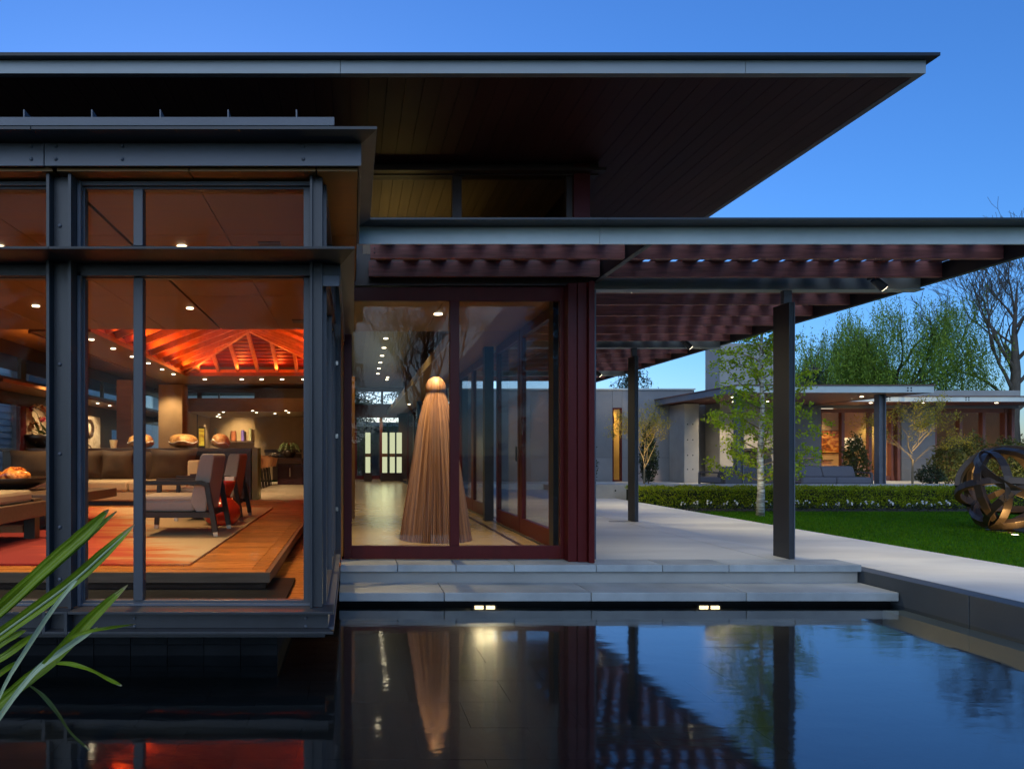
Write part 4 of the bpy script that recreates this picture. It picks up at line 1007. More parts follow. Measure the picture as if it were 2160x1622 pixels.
MB().prism([(47.2, 5.2), (52, 7.6), (56.8, 5.2)], 'x', -27, -5.6).build('roof', pm('roof_tiles', (.10, .09, .10), .8), nh2)

# ------------------------------------------------------------------ garden: low wall, hedge, flowers, lawn
lwall = thing('low_wall', (15, 17.8, -.22), 'long low pale concrete wall behind the clipped hedge', 'wall')
for a, b in ((5.95, 12.4), (12.408, 18.9), (18.908, 30)): bx('wall_panel', M['concrete'], lwall, a, b, 17.6, 17.95, -.6, .29, .008)
tie = MB().lathe([(.022, 0), (.016, .012)], (0, 0, 0), 10).mesh('tie_hole', M['steel_dark'])
for k in range(30):
    o = piece('tie_hole', tie, (6.5 + k * .56, 17.592, .14), lwall, (R(-90), 0, 0))
hedge = thing('hedge', (14.5, 16.65, -.22), 'low clipped box hedge between the lawn and the low concrete wall', 'hedge')
def hbox(n, x0, x1):
    x = nr.uniform(x0, x1, n); f = nr.uniform(0, 1, n)
    y = np.where(f < .5, 16.35 + nr.normal(0, .025, n), nr.uniform(16.3, 17.1, n)); z = np.where(f < .5, nr.uniform(-.2, .235, n), .235 + nr.normal(0, .018, n))
    ph = x * 2 * math.pi / .66
    bul = .5 + .5 * np.cos(ph + .8 * np.sin(x * 1.7)); y = y - .07 * bul * (f < .5) - .0; z = z + (.03 * bul + .012 * np.sin(x * 9)) * (z > .1)
    return np.column_stack([x, y, z])
pts = np.vstack([hbox(26000, 6.52, 15), hbox(11000, 15, 24)])
Vv, Ff = leaves(pts, .042, .026); npobj('foliage', Vv, Ff, M['hedge'], hedge)
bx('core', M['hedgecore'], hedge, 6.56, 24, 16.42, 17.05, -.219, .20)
bed = MB().box(6.52, 24, 15.55, 16.35, -.219, -.20).build('flower_bed', M['soil']); struct(bed, 'dark soil flower bed along the foot of the hedge')
FP = [1443, 1465, 1499, 1527, 1558, 1591, 1618, 1677, 1703, 1737, 1764, 1796, 1820, 1847, 1885, 1919, 1938, 1961, 1978, 2005, 2031]
def flower_plant():
    t = thing('white_flower_plant', (0, 0, 0), 'low white flower plant in the bed at the foot of the hedge', 'flower', 'white flowers at the foot of the hedge')
    hp = [(-.05, -.03, .13), (.06, .0, .12), (.0, -.05, .17), (.10, .04, .15), (-.1, .03, .1)]
    for h in hp[:3]:
        P_ = np.repeat(np.array([h]), 6, 0); Vv, Ff = leaves(P_, .038, .034, up=(0, -.9, .5), jitter=.8); npobj('flower', Vv, Ff, M['petal'], t)
    P_ = np.column_stack([nr.uniform(-.13, .13, 60), nr.uniform(-.1, .1, 60), nr.uniform(0, .1, 60)]); Vv, Ff = leaves(P_, .06, .03, up=(0, 0, .6)); npobj('foliage', Vv, Ff, M['darkshrub'], t)
    return t
for k, px in enumerate(FP):
    if k == 0: fp0 = flower_plant(); c = fp0
    else: c = copy_tree(fp0)
    Y = 15.75 + rnd.uniform(-.1, .15); c.location = ((px - 744) * Y / 1500, Y, -.20); c.rotation_euler.z = rnd.uniform(0, 6.3); s = rnd.uniform(.85, 1.25); c.scale = (s, s, s)
# mown grass blades near enough to read
n = 110000
x = nr.uniform(6.52, 17.5, n); y = nr.uniform(6.0, 15.6, n); k = (x < 1.02 * y + 1.4); x, y = x[k], y[k]; n = len(x)
B = np.column_stack([x, y, np.full(n, -.221)]); d = nr.normal(0, .012, (n, 3)); d[:, 2] = nr.uniform(.022, .045, n); s = nr.normal(0, .004, (n, 3)); s[:, 2] = 0
Vv = np.stack([B - s, B + s, B + d], 1).reshape(-1, 3); Ff = np.arange(n * 3).reshape(n, 3)
gr = npobj('grass', Vv, Ff, M['grass']); tag(gr, 'short mown grass blades of the lawn', None, None, 'stuff')

# ------------------------------------------------------------------ bronze sphere of bands on the lawn
CX, CY, CZ, RS = 10.72, 11.6, .47, .70
t = thing('band_sphere', (CX, CY, -.22), 'large dark bronze sphere of interlaced bands lit from below on the lawn', 'sculpture')
def band(nrm, off, wd, th_, a0=0, a1=360, n=22):
    nrm = Vector(nrm).normalized(); u = nrm.orthogonal().normalized(); v = nrm.cross(u); m = MB(); c = Vector((CX, CY, CZ)); rr = math.sqrt(RS * RS - off * off)
    full = a1 - a0 >= 359; N = n
    ring = []
    for i in range(N + (0 if full else 1)):
        a = R(a0 + (a1 - a0) * i / N); d = u * math.cos(a) + v * math.sin(a); p = c + nrm * off + d * rr; rad = (p - c).normalized(); side = nrm
        ring.append([p + side * wd / 2, p + side * wd / 2 - rad * th_, p - side * wd / 2 - rad * th_, p - side * wd / 2])
    vs = [q for r_ in ring for q in r_]; fs = []; K = len(ring)
    for i in range(K if full else K - 1):
        j = (i + 1) % K
        for q in range(4): q2 = (q + 1) % 4; fs.append((i * 4 + q, i * 4 + q2, j * 4 + q2, j * 4 + q))
    if not full: fs += [(0, 1, 2, 3), ((K - 1) * 4 + 3, (K - 1) * 4 + 2, (K - 1) * 4 + 1, (K - 1) * 4)]
    m.add(vs, fs).build('band', M['bronze'], t, .006)
for nrm, off in (((.25, -.95, .2), 0), ((.9, .25, .35), .05), ((.3, .3, .95), -.12), ((-.2, .7, .65), -.3), ((.5, .1, -.85), .32), ((.95, -.3, 0), -.3)):
    band(nrm, off, .115, .08)
for nrm, off, a0, a1 in (((.1, -.6, .8), .3, 20, 200), ((-.7, -.6, .3), .25, 10, 230)): band(nrm, off, .14, .08, a0, a1)
MB().lathe([(.30, 0), (.30, .02)], (CX, CY, -.22), 24).build('base_plate', M['bronze'], t)
for px, py, lb in ((2133, 1122, 'left'), (2141, 1130, 'right')):
    Y = 1500 * 1.27 / (py - 957); x = (px - 744) * Y / 1500
    q = thing('ground_uplight', (x, Y, -.215), 'round ground uplight under the bronze sphere, ' + ('farther' if lb == 'left' else 'nearer') + ' one', 'uplight', 'uplights under the bronze sphere')
    MB().lathe([(.05, 0), (.05, .012), (.04, .014)], (x, Y, -.215), 16).build('rim', M['steel_dark'], q); MB().lathe([(.042, 0), (.042, .003)], (x, Y, -.201), 16).build('lens', M['lit'], q)
    lamp('uplight_beam', (x, Y, -.17), (CX + (.1 if lb == 'left' else -.2), CY, CZ), 15, 120, (1, .60, .20), .8, .03)
lamp('uplight_beam', (CX + .1, CY + .1, -.12), (CX + .1, CY + .1, 1), 12, 150, (1, .60, .20), .8, .05)

# ------------------------------------------------------------------ garden house on the right
G = thing('garden_house', (16, 24, .1), 'low grey concrete garden house with red wood doors and flat canopies', 'house')
struct(MB().box(2.4, 30, 22.01, 26, -.3, .114).box(5.9, 30, 17.96, 22.0, -.3, .115).build('patio', M['terrace']), 'pale stone patio of the garden house')
C = M['concrete_blue']
def panel(x0, x1, z0, z1, Y=24.0, mat=C): bx('wall_panel', mat, G, x0 + .004, x1 - .004, Y, Y + .2, z0 + .004, z1 - .004)
bx('wall_backing', M['steel_dark'], G, 2.45, 8.77, 24.16, 24.24, .116, 3.2); bx('wall_backing', M['steel_dark'], G, 9.09, 11.6, 24.16, 24.24, .116, 3.2)
for a, b in ((2.45, 6.0), (6.0, 8.77), (9.09, 11.5)): panel(a, b, .116, .92); panel(a, b, .92, 3.20)
panel(8.77, 9.09, 2.60, 3.20)
bx('parapet_cap', M['fascia'], G, 2.45, 11.55, 23.95, 24.3, 3.202, 3.25)
s = MB().box(8.775, 8.81, 24.0, 24.15, .116, 2.595).box(9.05, 9.085, 24.0, 24.15, .116, 2.595).box(8.81, 9.05, 24, 24.15, 2.55, 2.595).box(8.81, 9.05, 24, 24.15, .116, .17).build('slit_window', M['maroon'], G)
bx('pane', M['pane_clear'], s, 8.81, 9.05, 24.06, 24.07, .17, 2.55)
bx('corridor_wall', pm('amber_wall', (.62, .40, .12), .8), G, 8.3, 9.6, 25.4, 25.5, .116, 3.1)
lamp('corridor_light', (8.93, 24.7, 2.9), (8.93, 25.3, .8), 120, 120, (1, .66, .2), .8, .1)
m = MB().lathe([(.02, .3), (.10, .25), (.12, .1), (.08, 0)], (8.93, 24.9, 2.25), 10).build('glass_pendant', M['white'], G)
bx('pier', M['concrete'], G, 10.68, 11.15, 22.9, 23.99, .116, 2.66, .01)
bx('recess_wall', C, G, 11.16, 12.9, 24.3, 24.5, .116, 2.7)
ch = bx('chimney', M['concrete'], G, 11.87, 12.42, 23.0, 23.95, .116, 4.62, .01)
bx('chimney_front', M['concrete'], G, 12.422, 13.55, 23.03, 23.95, 1.18, 4.615, .01); bx('chimney_front', M['concrete'], G, 13.552, 14.2, 23.0, 23.95, .116, 4.62, .01)
bx('hearth_back', M['stonewall'], G, 12.42, 13.55, 23.7, 23.9, .116, 1.17); bx('mantel', M['steel_dark'], G, 12.3, 13.6, 22.96, 23.025, 1.185, 1.23)
bm_ = MB().box(-.11, .11, -.02, 0, -.035, .035).mesh('hearth_brick', M['stonewall'])
for i in range(9):
    for j in range(11): piece('brick', bm_, (12.49 + i * .125, 23.698, .20 + j * .09), G, (0, R(45 if i % 2 else -45), 0))
bx('fire_screen', M['steel_dark'], G, 13.30, 13.54, 22.98, 23.02, .12, .92)
bx('wall_speaker', M['steel_dark'], G, 12.22, 12.36, 22.9, 22.99, 1.2, 1.42)
for k, (dx, dz) in enumerate([(.12, z) for z in (.6, 1.1, 1.6, 2.1)] + [(.42, z) for z in (.6, 1.1, 1.6, 2.1)]):
    piece('tie_hole', tie, (11.87 + dx, 22.994, dz), G, (R(-90), 0, 0))
for z in (.55, 1.0, 1.5, 2.0):
    for x in (10.78, 10.95): piece('tie_hole', tie, (x, 22.894, z), G, (R(-90), 0, 0))
for z0, z1 in ((.116, .47), (.47, .90), (.90, 2.62)): panel(14.2, 16.2, z0, z1, 24.6); panel(18.98, 20.15, z0, z1, 24.6)
panel(14.2, 23.0, 2.62, 2.98, 24.55); 
bx('parapet', M['concrete'], G, 14.2, 22.9, 24.4, 24.7, 3.0, 3.22, .006)
bx('canopy_roof', M['cap'], G, 14.2, 22.9, 24.71, 32, 2.99, 3.05)
def doors(x0, x1, mull, Yd=24.8):
    f = MB().box(x0, x0 + .09, Yd - .1, Yd + .1, .116, 2.60).box(x1 - .24, x1 - .17, Yd - .1, Yd + .1, .116, 2.60).box(x1 - .1, x1, Yd - .2, Yd + .1, .116, 2.60).box(x0, x1, Yd - .08, Yd + .1, 2.48, 2.615).box(x0, x1, Yd - .05, Yd + .05, .116, .28)
    xs_ = [x0 + .09]
    for m_ in mull: f.box(m_ - .05, m_ + .05, Yd - .08, Yd + .08, .28, 2.48); xs_ += [m_ - .05, m_ + .05]
    xs_.append(x1 - .24)
    fr = f.build('garden_door', pm('red_door_wood', (.20, .075, .055), .5, var=.15), G)
    for a, b in zip(xs_[::2], xs_[1::2]): bx('pane', M['pane_clear'], fr, a, b, Yd + .0, Yd + .01, .28, 2.48)
    bx('pane', M['pane_clear'], fr, x1 - .17, x1 - .1, Yd, Yd + .01, .28, 2.48)
    return fr
doors(16.2, 18.95, (17.05, 18.0)); doors(20.2, 22.9, (21.15, 21.95))
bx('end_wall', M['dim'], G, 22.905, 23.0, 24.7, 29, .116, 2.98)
bx('room_back', M['plaster'], G, 14.5, 22.9, 28.2, 28.3, .116, 2.98); bx('room_floor', M['floorwood'], G, 14.5, 22.9, 24.9, 28.2, .105, .12)
bx('room_ceiling', M['plaster'], G, 14.5, 22.9, 24.92, 28.2, 2.75, 2.8); bx('room_partition', M['plaster'], G, 19.3, 19.4, 24.95, 28.2, .12, 2.74); bx('room_partition', M['plaster'], G, 15.6, 15.7, 24.95, 28.2, .12, 2.74)
cl_ = MB().lathe([(.32, 0), (.34, .04), (.2, .07)], (17.3, 26.2, 2.66), 20).build('ceiling_light', emit('ceiling_light', (1, .85, .6), 2.5), G)
lamp('room_light', (17.3, 26.2, 2.6), (17.3, 26.3, 0), 230, 160, (1, .72, .40), 1, .25); lamp('room_light', (21.2, 26, 2.6), (20.5, 26.2, 0), 80, 160, (1, .72, .42), 1, .2)
lamp('yellow_wash', (18.9, 26.5, 2.4), (19.28, 26.8, 1), 40, 100, (1, .75, .2), .9, .1)
p_ = thing('painting', (18.2, 28.15, 1.5), 'large abstract orange and brown painting inside the garden house', 'painting')
bx('frame', M['darkwood'], p_, 18.1, 20.05, 28.14, 28.19, .85, 1.95) if False else None
bx('canvas', artmat('orange_canvas', [(.32, (.06, .02, .01)), (.46, (.42, .12, .02)), (.6, (.70, .36, .08)), (.75, (.5, .3, .2))], 3.2, 5), p_, 17.35, 19.25, 28.12, 28.16, 1.10, 1.95)
bx('frame', M['darkwood'], p_, 17.32, 19.28, 28.161, 28.19, 1.07, 1.98)
lamp('painting_light', (18.2, 27.2, 2.65), (18.2, 28.1, 1.4), 60, 90, (1, .72, .38), .9, .05)
p_ = thing('table_lamp', (18.65, 26.6, .12), 'white drum shaded table lamp behind the garden doors', 'lamp')
MB().lathe([(.02, 0), (.30, .0), (.30, .42), (.29, .42)], (18.55, 26.4, 1.22), 24).build('shade', pm('lamp_shade', (.75, .73, .68), .8, var=.03, trans=.4), p_)
MB().lathe([(.1, 0), (.14, .25), (.05, .5), (.02, .62)], (18.55, 26.4, .62), 16).build('base', M['bowl'], p_); bx('side_table', M['white'], p_, 18.2, 18.95, 26.1, 26.7, .12, .615)
lamp('lamp_bulb', (18.55, 26.4, 1.5), (18.55, 26.4, 3), 8, 160, (1, .8, .5), 1, .08)
p_ = thing('credenza', (17.0, 27, .12), 'low pale credenza behind the garden doors', 'credenza'); bx('body', M['plaster'], p_, 16.4, 18.1, 26.9, 27.3, .121, .78); bx('top', M['darkwood'], p_, 16.35, 18.15, 26.85, 27.35, .781, .82)
o = MB().lathe([(.06, 0), (.16, .08), (.2, .2), (.13, .32), (.1, .34)], (0, 0, 0), 18).build('vase', pm('blue_glaze', (.12, .16, .3), .15, coat=.5), None, smooth=True); o.location = (16.95, 27, .821); tag(o, 'round blue glazed vase on the pale credenza', 'vase')
# canopies
def canopy(x0, x1, y0, y1, zb, zt, parts):
    c = bx('canopy', M['soffit'], G, x0 + .02, x1 - .02, y0 + .05, y1, zb + .02, zt - .02)
    a = bx('fascia_board', M['fascia'], c, x0, x1, y0, y0 + .045, zb, zt); bx('top_edge', pm('red_roof_edge', (.12, .06, .05), .6), c, x0 - .03, x1 + .03, y0 - .03, y1, zt + .001, zt + .03)
    bx('side_board', M['steel'], c, x0, x0 + .018, y0 + .046, y1, zb, zt); bx('side_board', M['steel'], c, x1 - .018, x1, y0 + .046, y1, zb, zt)
    for bxx in parts:
        for dx in (0, .09):
            for dz in (.05, .12): piece('bolt', tie, (bxx + dx, y0 - .008, zb + dz), c, (R(-90), 0, 0))
    return c
k1 = canopy(10.2, 15.45, 18.9, 23.99, 2.675, 2.855, (14.75,)); k2 = canopy(15.1, 24.5, 22.5, 24.5, 2.70, 2.85, (16.9, 19.4, 22.0))
def hcol(x, y):
    MB().box(x - .09, x - .07, y - .1, y + .1, .116, 2.67).box(x + .07, x + .09, y - .1, y + .1, .116, 2.67).box(x - .07, x + .07, y - .01, y + .01, .116, 2.67).build('canopy_column', M['steel'], G)
hcol(10.5, 19.35); hcol(14.35, 19.35)
for x, y, z, p_ in ((11.0, 20.6, 2.69, 85), (12.0, 22.4, 2.69, 100), (13.0, 22.3, 2.69, 130), (14.6, 20.4, 2.69, 0)): downlight(x, y, z, k1, .9, p_, deg=90, col=(1, .74, .42))
for x in (16.9, 18.6, 21.0): downlight(x, 23.2, 2.71, k2, .9, 60, deg=95, col=(1, .8, .5))
lamp('pier_light', (11.6, 22.4, 2.6), (11.15, 23.3, .8), 30, 70, (1, .74, .40), .9, .05)
lamp('terrace_step_light', (10.3, 23.7, .5), (9.9, 23.95, .2), 3, 140, (1, .6, .35), 1, .1)

def outdoor_sofa(label):
    t = thing('outdoor_sofa', (0, 0, 0), label, 'outdoor sofa', 'pair of outdoor sofas')
    MB().prism([(-.45, .0), (-.45, .10), (.32, .10), (.44, .46), (.47, .46), (.47, 0)], 'x', -.97, .97).build('shell', M['outdoorshell'], t, .02)
    for a, b in ((-.93, -.005), (.005, .93)): MB().box(a, b, -.45, .30, .12, .30).build('seat_cushion', M['outdoorfab'], t, .04)
    for a, b in ((-.90, -.005), (.005, .90)): MB().prism([(.10, .30), (.22, .58), (.36, .60), (.36, .32)], 'x', a, b).build('back_cushion', M['outdoorfab'], t, .03)
    for sx in (-1, 1):
        MB().prism([(-.45, .0), (-.45, .40), (-.40, .44), (.40, .44), (.47, .0), (.43, .0), (.36, .40), (-.38, .40), (-.41, .36), (-.41, 0)], 'x', sx * .97 - .06 * (sx > 0), sx * .97 + .06 * (sx < 0)).build('arm', M['outdoorshell'], t, .006)
    return t
s1 = outdoor_sofa('dark grey outdoor sofa in front of the garden doors'); s2 = copy_tree(s1); s1.location = (13.05, 19.6, .116)
s2.location = (10.75, 19.85, .116); s2.rotation_euler.z = R(200); s2['label'] = 'dark grey outdoor sofa seen from behind at the fireplace'

# ------------------------------------------------------------------ trees and shrubs
def grow(m, p, d, L, r, depth, tips, rng, bend=.25, up=.1, split=(2, 3), ang=.55, taper=.62, shrink=.74, nseg=4, along=None, minr=.004, gnarl=1):
    pts = [Vector(p)]; d = Vector(d).normalized(); rs = [r]
    for i in range(nseg):
        d = (d + Vector((rng.gauss(0, bend), rng.gauss(0, bend), rng.gauss(0, bend) + up)) * .5).normalized()
        pts.append(pts[-1] + d * L / nseg); rs.append(r * (1 - (1 - taper) * (i + 1) / nseg))
    m.tube(pts, [max(x, minr) for x in rs], 7 if r > .08 else (5 if r > .02 else 3), False)
    if along is not None and depth <= 2: along += pts[1:]
    if depth == 0: tips.append(pts[-1]); return
    for k in range(rng.randint(*split)):
        q = pts[-1] if k == 0 else pts[rng.randint(max(1, nseg - 2), nseg)]
        ax = d.orthogonal().normalized(); ax.rotate(Matrix.Rotation(rng.uniform(0, 6.28), 3, d)); nd = d.copy(); nd.rotate(Matrix.Rotation(rng.uniform(.4, 1) * ang, 3, ax))
        grow(m, q, nd, L * shrink * rng.uniform(.8, 1.15), r * taper * rng.uniform(.75, 1), depth - 1, tips, rng, bend, up, split, ang, taper, shrink, nseg, along, minr)

# birch on the lawn
rb = random.Random(5); bx0, by0 = 8.33, 14.54
t = thing('birch_tree', (bx0, by0, -.22), 'young white barked birch with fresh green leaves on the lawn', 'tree')
tr = MB(); pts = [Vector((bx0, by0, -.23)), Vector((bx0 + .02, by0, .3)), Vector((bx0 + .0, by0, 1.0)), Vector((bx0 + .05, by0, 1.9)), Vector((bx0 + .02, by0, 3.0)), Vector((bx0 + .06, by0, 4.6))]
tr.tube(pts, [.085, .068, .058, .046, .032, .010], 10); tr.build('trunk', M['birchbark'], t, smooth=True)
br = MB(); lp = []
for k in range(46):
    z = .42 + 3.9 * (k / 46) ** 1.05; f = (z - .4) / 4.0; a = k * 2.4 + rb.uniform(-.4, .4); L = (1.45 * (1 - f * .62)) * rb.uniform(.75, 1.1) * (1.0 if z > .8 else .8)
    p = Vector((bx0 + .02, by0, z)); el = .25 + .5 * f + rb.uniform(-.15, .2); q = [p]; d = Vector((math.cos(a) * math.cos(el), math.sin(a) * math.cos(el), math.sin(el)))
    for i in range(7):
        d = (d + Vector((rb.gauss(0, .14), rb.gauss(0, .14), rb.gauss(.02, .12)))).normalized(); q.append(q[-1] + d * L / 7)
    br.tube(q, [.016, .014, .012, .010, .008, .006, .004, .002], 4, False)
    for i in range(2, 8):
        for _ in range(2):
            s_ = q[i] + Vector((rb.gauss(0, .02), rb.gauss(0, .02), 0)); e = s_ + Vector((rb.gauss(0, .17), rb.gauss(0, .17), rb.gauss(-.01, .07)))
            br.tube([s_, e], [.004, .002], 3, False)
            for g_ in range(19): lp.append(s_.lerp(e, rb.random()) + Vector((rb.gauss(0, .045), rb.gauss(0, .045), rb.gauss(-.01, .03))))
br.build('branch', M['paleb'], t)
Vv, Ff = leaves([tuple(p) for p in lp], .062, .046, up=(0, 0, -.3)); npobj('crown', Vv, Ff, M['birchleaf'], t)
lamp('birch_light', (8.0, 13.9, -.15), (8.3, 14.5, 2), 14, 90, (1, .85, .5), .9, .05)

def small_tree(x, y, h, seed, label, mat, n=900, w_=1.0, power=14, lsz=.05):
    rg_ = random.Random(seed); t = thing('young_tree', (x, y, .115), label, 'tree', 'young uplit patio trees'); m = MB(); tips = []; al = []
    m.tube([(x, y, .11), (x + .01, y, h * .32)], [.032, .024], 7)
    m2 = MB()
    for k in range(7): 
        a = k * .9 + rg_.uniform(-.2, .2); grow(m2, (x, y, h * (.26 + .03 * k)), (math.cos(a) * .6 * w_, math.sin(a) * .6 * w_, .75), h * .27, .013, 4, tips, rg_, .3, .12, (2, 3), .6, .65, .72, 3, al, .002)
    m.build('trunk', M['paleb'], t); m2.build('branch', M['paleb'], t)
    pl_ = [al[rg_.randrange(len(al))] + Vector((rg_.gauss(0, .05), rg_.gauss(0, .05), rg_.gauss(0, .05))) for _ in range(n)]
    Vv, Ff = leaves([tuple(p) for p in pl_], lsz, lsz * .6); npobj('crown', Vv, Ff, mat, t)
    if power: lamp('tree_uplight', (x - .25, y - .95, .16), (x, y, h * .62), power, 62, (1, .72, .30), .9, .04)
small_tree(8.85, 21.6, 2.35, 3, 'small bare twigged tree lit golden beside the slit window', M['budleaf'], 4200, .8, 120, .042)
small_tree(17.0, 21.6, 2.75, 9, 'small yellow leaved tree lit from below between the garden doors', M['budleaf'], 4200, 1.25, 160, .05)
def shrub(x, y, w_, h_, label, mat, n, seed, up=.5, power=0, z0=.115, lsz=.10, grp='shrubs on the patio'):
    q = np.random.default_rng(seed); t = thing('shrub', (x, y, z0), label, 'shrub', grp)
    u = q.normal(size=(n, 3)); u /= np.linalg.norm(u, axis=1)[:, None]; rad = q.uniform(.35, 1, n) ** .5
    u = u * rad[:, None]; u[:, 2] = np.abs(u[:, 2]) if False else u[:, 2] * .5 + .5
    sh = 1 - .35 * u[:, 2]; lump_ = 1 + .22 * np.sin(u[:, 0] * 7 + seed) * np.cos(u[:, 2] * 9 + seed)
    P_ = np.column_stack([x + u[:, 0] * w_ / 2 * sh * lump_, y + u[:, 1] * w_ / 2 * sh * lump_, z0 + u[:, 2] * h_ * (1 + .12 * np.sin(u[:, 0] * 11 + seed))])
    Vv, Ff = leaves(P_, lsz, lsz * .4, up=(0, 0, up)); npobj('foliage', Vv, Ff, mat, t)
    m = MB()
    for k in range(7): m.tube([(x, y, z0), (x + q.uniform(-.3, .3) * w_, y + q.uniform(-.2, .2) * w_, z0 + h_ * q.uniform(.5, .9))], [.015, .005], 4)
    m.build('stem', M['bark'], t)
    if power: lamp('shrub_light', (x - .3, y - w_ * .9, z0 + .05), (x, y, z0 + h_ * .6), power, 100, (1, .80, .35), .9, .05)
shrub(9.15, 22.0, .62, 1.75, 'dark upright shrub just right of the golden lit tree', M['darkshrub'], 2200, 1)
shrub(6.95, 20.9, .5, 1.25, 'dark leafy shrub behind the hall corner post', M['darkshrub'], 700, 2)
shrub(14.85, 21.0, .80, 1.45, 'upright green shrub in front of the garden doors', M['shrubleaf'], 2000, 3, .9)
shrub(17.55, 21.6, .9, .55, 'low dark shrub under the yellow leaved tree', M['darkshrub'], 900, 4)
for k, (x, h_, lb) in enumerate(((18.35, 1.35, 'leftmost bushy shrub before the far right doors'), (19.25, 1.5, 'tallest bushy shrub before the far right doors'), (20.15, 1.4, 'bushy shrub behind the top of the bronze sphere'), (21.0, 1.45, 'rightmost bushy shrub beside the bronze sphere'))):
    shrub(x, 21.9 + .15 * (k % 2), 1.15, h_, lb, M['shrubleaf'], 2600, 20 + k, .5, 22)

# far trees
def willow(x, y, s, seed, label, n):
    rg_ = random.Random(seed); t = thing('willow_tree', (x, y, -.15), label, 'tree', 'far trees'); m = MB(); tips = []; al = []
    m.tube([(x, y, -.2), (x + .2, y, 2.5 * s), (x - .1, y, 4.2 * s)], [.55 * s, .42 * s, .36 * s], 9)
    for k in range(9):
        a = k * .7 + rg_.uniform(-.2, .2); grow(m, (x - .1, y, 3.2 * s + .14 * k), (math.cos(a) * .9, math.sin(a) * .7, .85), 2.7 * s, .12 * s, 3, tips, rg_, .2, .12, (2, 3), .6, .6, .74, 4, al, .010)
    m.build('trunk', M['bark'], t)
    P_ = []; D = []
    for _ in range(n):
        b = al[rg_.randrange(len(al))]; L = rg_.uniform(1.2, 3.8) * s; b = b + Vector((rg_.gauss(0, .35), rg_.gauss(0, .35), rg_.gauss(.1, .3))); dx = rg_.gauss(0, .17)
        for q in range(int(L / .10)):
            f = q * .10; P_.append((b[0] + dx * f + rg_.gauss(0, .03), b[1] + rg_.gauss(0, .03), b[2] - f + .25 * math.exp(-f * 2)))
    Vv, Ff = leaves(P_, .24, .055, up=(0, 0, -1.7)); npobj('crown', Vv, Ff, M['willow'], t)
    return t
w1 = willow(35.6, 46.5, 1.06, 4, 'large drooping green willow behind the garden house', 1650)
w2 = willow(32.0, 47.5, .80, 8, 'smaller willow left of the large willow behind the canopy roof', 1300)
def bare_tree(x, y, s, seed, label, depth=6):
    rg_ = random.Random(seed); t = thing('bare_tree', (x, y, -.15), label, 'tree', 'far trees'); m = MB(); tips = []
    m.tube([(x, y, -.2), (x - .1, y, 3 * s), (x + .1, y, 6.0 * s), (x, y, 8.5 * s), (x + .2, y, 11.5 * s)], [.42 * s, .33 * s, .24 * s, .13 * s, .02], 10); m.build('trunk', M['bark'], t, smooth=True)
    m = MB()
    for k in range(13):
        a = k * 1.9; q = 1 if k < 7 else .62; grow(m, (x + .05, y, (3.6 + .5 * k) * s), (math.cos(a) * .75, math.sin(a) * .6, .8), 2.8 * s * q, .11 * s * q, depth if k < 7 else depth - 1, tips, rg_, .24, .16, (2, 3), .60, .60, .76, 4, None, .011)
    m.build('limb', M['bark'], t)
    return t
b1 = bare_tree(40.0, 43, 1.0, 6, 'tall bare tree at the right edge, taller than the willow')
def conifer(x, y, h, seed, label):
    rg_ = random.Random(seed); t = thing('conifer_tree', (x, y, -.15), label, 'tree', 'far trees'); m = MB(); P_ = []
    m.tube([(x, y, -.2), (x, y, h)], [.28, .03], 8); z = 1.2
    while z < h - .2:
        for k in range(6):
            a = rg_.uniform(0, 6.28); L = (h - z) * .30 + .35; L *= rg_.uniform(.75, 1.15); e = Vector((x + math.cos(a) * L, y + math.sin(a) * L, z - L * .22)); s_ = Vector((x, y, z + .1))
            m.tube([s_, s_.lerp(e, .5) + Vector((0, 0, .12)), e], [.035, .025, .008], 4, False)
            for q in range(int(26 + L * 22)):
                f = rg_.random() ** .7; c = s_.lerp(e, f); P_.append((c[0] + rg_.gauss(0, .10 + .10 * f), c[1] + rg_.gauss(0, .10 + .1 * f), c[2] + .1 * math.sin(f * 3.1) - abs(rg_.gauss(0, .14))))
        z += .42
    m.build('trunk', M['bark'], t); Vv, Ff = leaves(P_, .26, .07, up=(0, 0, -.7)); npobj('crown', Vv, Ff, M['conifer'], t); return t
cn = conifer(17.6, 45, 8.6, 3, 'dark conifer behind the flat roof wall of the garden house')
c = conifer(28.5, 44, 6.6, 5, 'dark evergreen behind the right hand pergola column'); 
c = copy_tree(cn); c.location = (43.5, 38, -.15); c['label'] = 'dark evergreen right of the garden house doors'; c.scale = (1.2, 1.2, .8)
c = copy_tree(cn); c.location = (39.6, 52, -.15); c['label'] = 'dark evergreen behind the trunk of the bare tree'; c.scale = (1.3, 1.3, .85)
c = copy_tree(cn); c.location = (.2, 41, -.15); c['label'] = 'dark evergreen seen through the far left pane at the hall end'
c = copy_tree(cn); c.location = (3.6, 44, -.15); c['label'] = 'dark evergreen seen through the far right pane at the hall end'
# trees of the garden behind the camera: they show in the glass and the water
for k, (src, x, y, s, lb) in enumerate(((cn, 7.5, -13, .95, 'conifer mirrored in the right hall door pane'), (cn, 12.5, -19, 1.15, 'conifer of the garden opposite the hall doors'), (b1, 3.2, -17, .62, 'bare tree mirrored in the glass of the hall doors'),
                                         (b1, -7, -20, .7, 'bare tree mirrored in the glass of the bay'), (cn, -3.0, -24, 1.25, 'conifer mirrored in the glass of the bay'), (cn, -13, -20, 1.2, 'conifer opposite the left end of the bay'), (cn, -.5, -15, .8, 'small conifer mirrored beside the door mullion'))):
    c = copy_tree(src); c.location = (x, y, -.3); c.scale = (s, s, s); c.rotation_euler.z = k * 1.3; c['label'] = lb; c['group'] = 'trees of the garden opposite the house'

